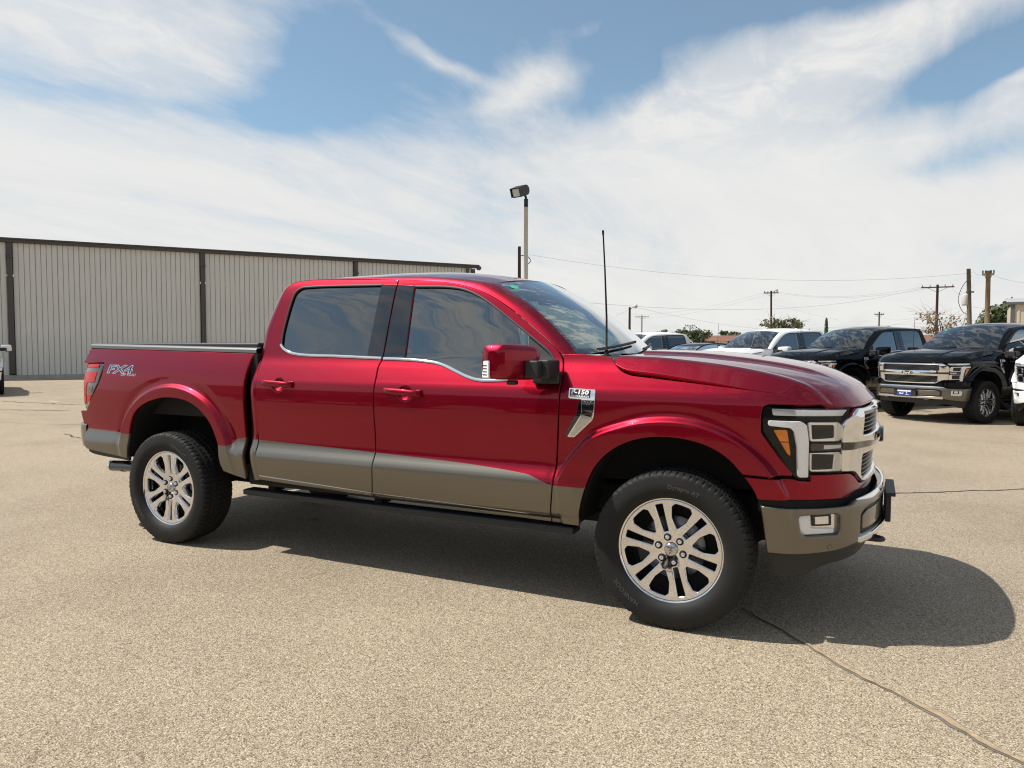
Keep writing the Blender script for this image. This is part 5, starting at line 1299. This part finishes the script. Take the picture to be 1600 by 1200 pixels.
# ---------------------------------------------------------------- the row of parked trucks
index_kids()
def park(x, y, deg, colour, label, lower=None):
    sw = {'paint_red': colour}
    if lower: sw['paint_stone'] = lower
    t = copy_tree(T, sw); t.location = (x, y, 0); t.rotation_euler = (0, 0, math.radians(deg))
    tag(t, label, 'pickup truck', 'pickup trucks parked on the lot'); return t
k1 = park(2.09, 12.36, -127.5, 'paint_black', 'black pickup truck with a blue front plate facing the camera')
park(-.28, 14.05, -126.5, 'paint_black', 'black pickup truck half hidden between the white pickup and the blue-plated one')
park(-2.55, 15.55, -125.5, 'paint_white', 'white pickup truck whose windscreen shows above the red bonnet', 'paint_white')
park(-7.2, 19.2, -128, 'paint_white', 'white pickup cab showing close beside the windscreen of the red truck', 'paint_white')
park(4.27, 11.45, -112, 'paint_white', 'white pickup truck cut off by the right edge of the photo', 'paint_white')
park(-22.55, 7.32, -27, 'paint_white', 'white pickup truck cut off by the left edge near the metal building', 'paint_white')
park(6.2, 44.5, -120, 'paint_white', 'distant white pickup glimpsed between the two black pickups', 'paint_white')
park(-1.2, -10.4, 4, 'paint_black', 'black pickup truck added behind the camera to darken the reflection in the red front door')  # added out of view so the red front door mirrors something dark
park(-8.6, -10.9, 2, 'paint_black', 'black pickup truck added behind the camera to darken the reflection in the red bed side')  # second added pickup, only there to darken what the bed side reflects
pb = obj('front_plate', box(1.016, 1.022, -.155, .155, .495, .650, .002), 'plate_blue', k1)
obj('plate_band', join(*[box(1.0225, 1.0235, -.140+i*.035, -.110+i*.035, .585, .612) for i in range(8)]), 'white_print', pb)
d = text_data('Ford', .045, .35, bold=.002); put('plate_script', [(1.0235, -.06+p[0], .550+p[1]) for p in d[0]], d[1], 'white_print', pb, None, False)
obj('plate_mark', join(box(1.0225, 1.0235, .045, .060, .548, .575), box(1.0225, 1.0235, .02, .10, .525, .531)), 'white_print', pb)
# dark low car in the row
def dark_car():
    t = empty('parked_car', (-5.1, 17.5, 0), math.radians(-127)); tag(t, 'low dark car parked between the two white pickups', 'car', None)
    prof = [(.95,.35),(.98,.60),(.90,.78),(.55,.90),(-.35,1.0),(-.55,1.02),(-2.9,1.06),(-3.45,1.02),(-3.65,.8),(-3.68,.4)]
    def sect(pr, w, n=6, tum=0.0):
        rows = []
        for i in range(n+1):
            k = -1+2*i/n; kk = math.copysign(abs(k)**.6, k); rows.append([(x-.12*abs(kk)**4*(1 if x > -1 else -1), kk*(w-tum*max(0, z-1.0)-.06*(z < .5)), z-.03*abs(kk)**3) for x, z in pr])
        return grid_mesh(rows)
    bd = sect(crom(prof, .15), .92, 12); n = len(crom(prof, .15))
    body = obj('body', (bd[0], [q for q in bd[1]]+[tuple(range(n)), tuple(reversed(range(len(bd[0])-n, len(bd[0]))))]), 'paint_navy', t, angle=50)
    for s in (-1, 1): obj('side_panel', box(-3.5, .8, s*.90-.02, s*.90+.02, .30, 1.0, .02), 'paint_navy', t)
    cab = [(-.50,1.02),(-1.15,1.43),(-1.55,1.55),(-2.4,1.545),(-2.9,1.44),(-3.25,1.06)]
    c = crom(cab, .08); rows = []
    for i in range(13):
        k = -1+2*i/12; rows.append([(x, k*(.80-.32*max(0, z-1.02)), z-.035*abs(k)**3) for x, z in c])
    v, f = grid_mesh(rows)
    ro = obj('roof', ([p for p in v], [q for q in f if sum(v[i][2] for i in q)/4 > 1.46]), 'paint_navy', t, True)
    obj('glazing', (v, [q for q in f if sum(v[i][2] for i in q)/4 <= 1.46]), 'glass_tint', t, True)
    for s in (-1, 1):
        k = s; pr = [(x, s*(.80-.32*max(0, z-1.02)), z-.035) for x, z in c]
        obj('side_window', (pr, [tuple(range(len(pr)))]), 'glass_tint', t)
        obj('window_pillar', tube([(-1.95, s*.815, 1.02), (-1.98, s*.655, 1.50)], .025, 6), 'black_gloss', t)
        obj('cant_rail', tube([(x, s*(.805-.32*max(0, z-1.02)), z-.03) for x, z in c], .022, 6), 'paint_navy', t, True)
        for x in (.0, -2.75):
            w = bpy.data.objects.new('wheel', WHEEL['tyre']); C.objects.link(w); w.parent = t; w.location = (x, s*.80, .33); w.scale = (.8,.8,.8); w.rotation_euler = (0,0,0 if s < 0 else math.pi)
            o = bpy.data.objects.new('alloy_face', WHEEL['face']); C.objects.link(o); o.parent = w
dark_car()
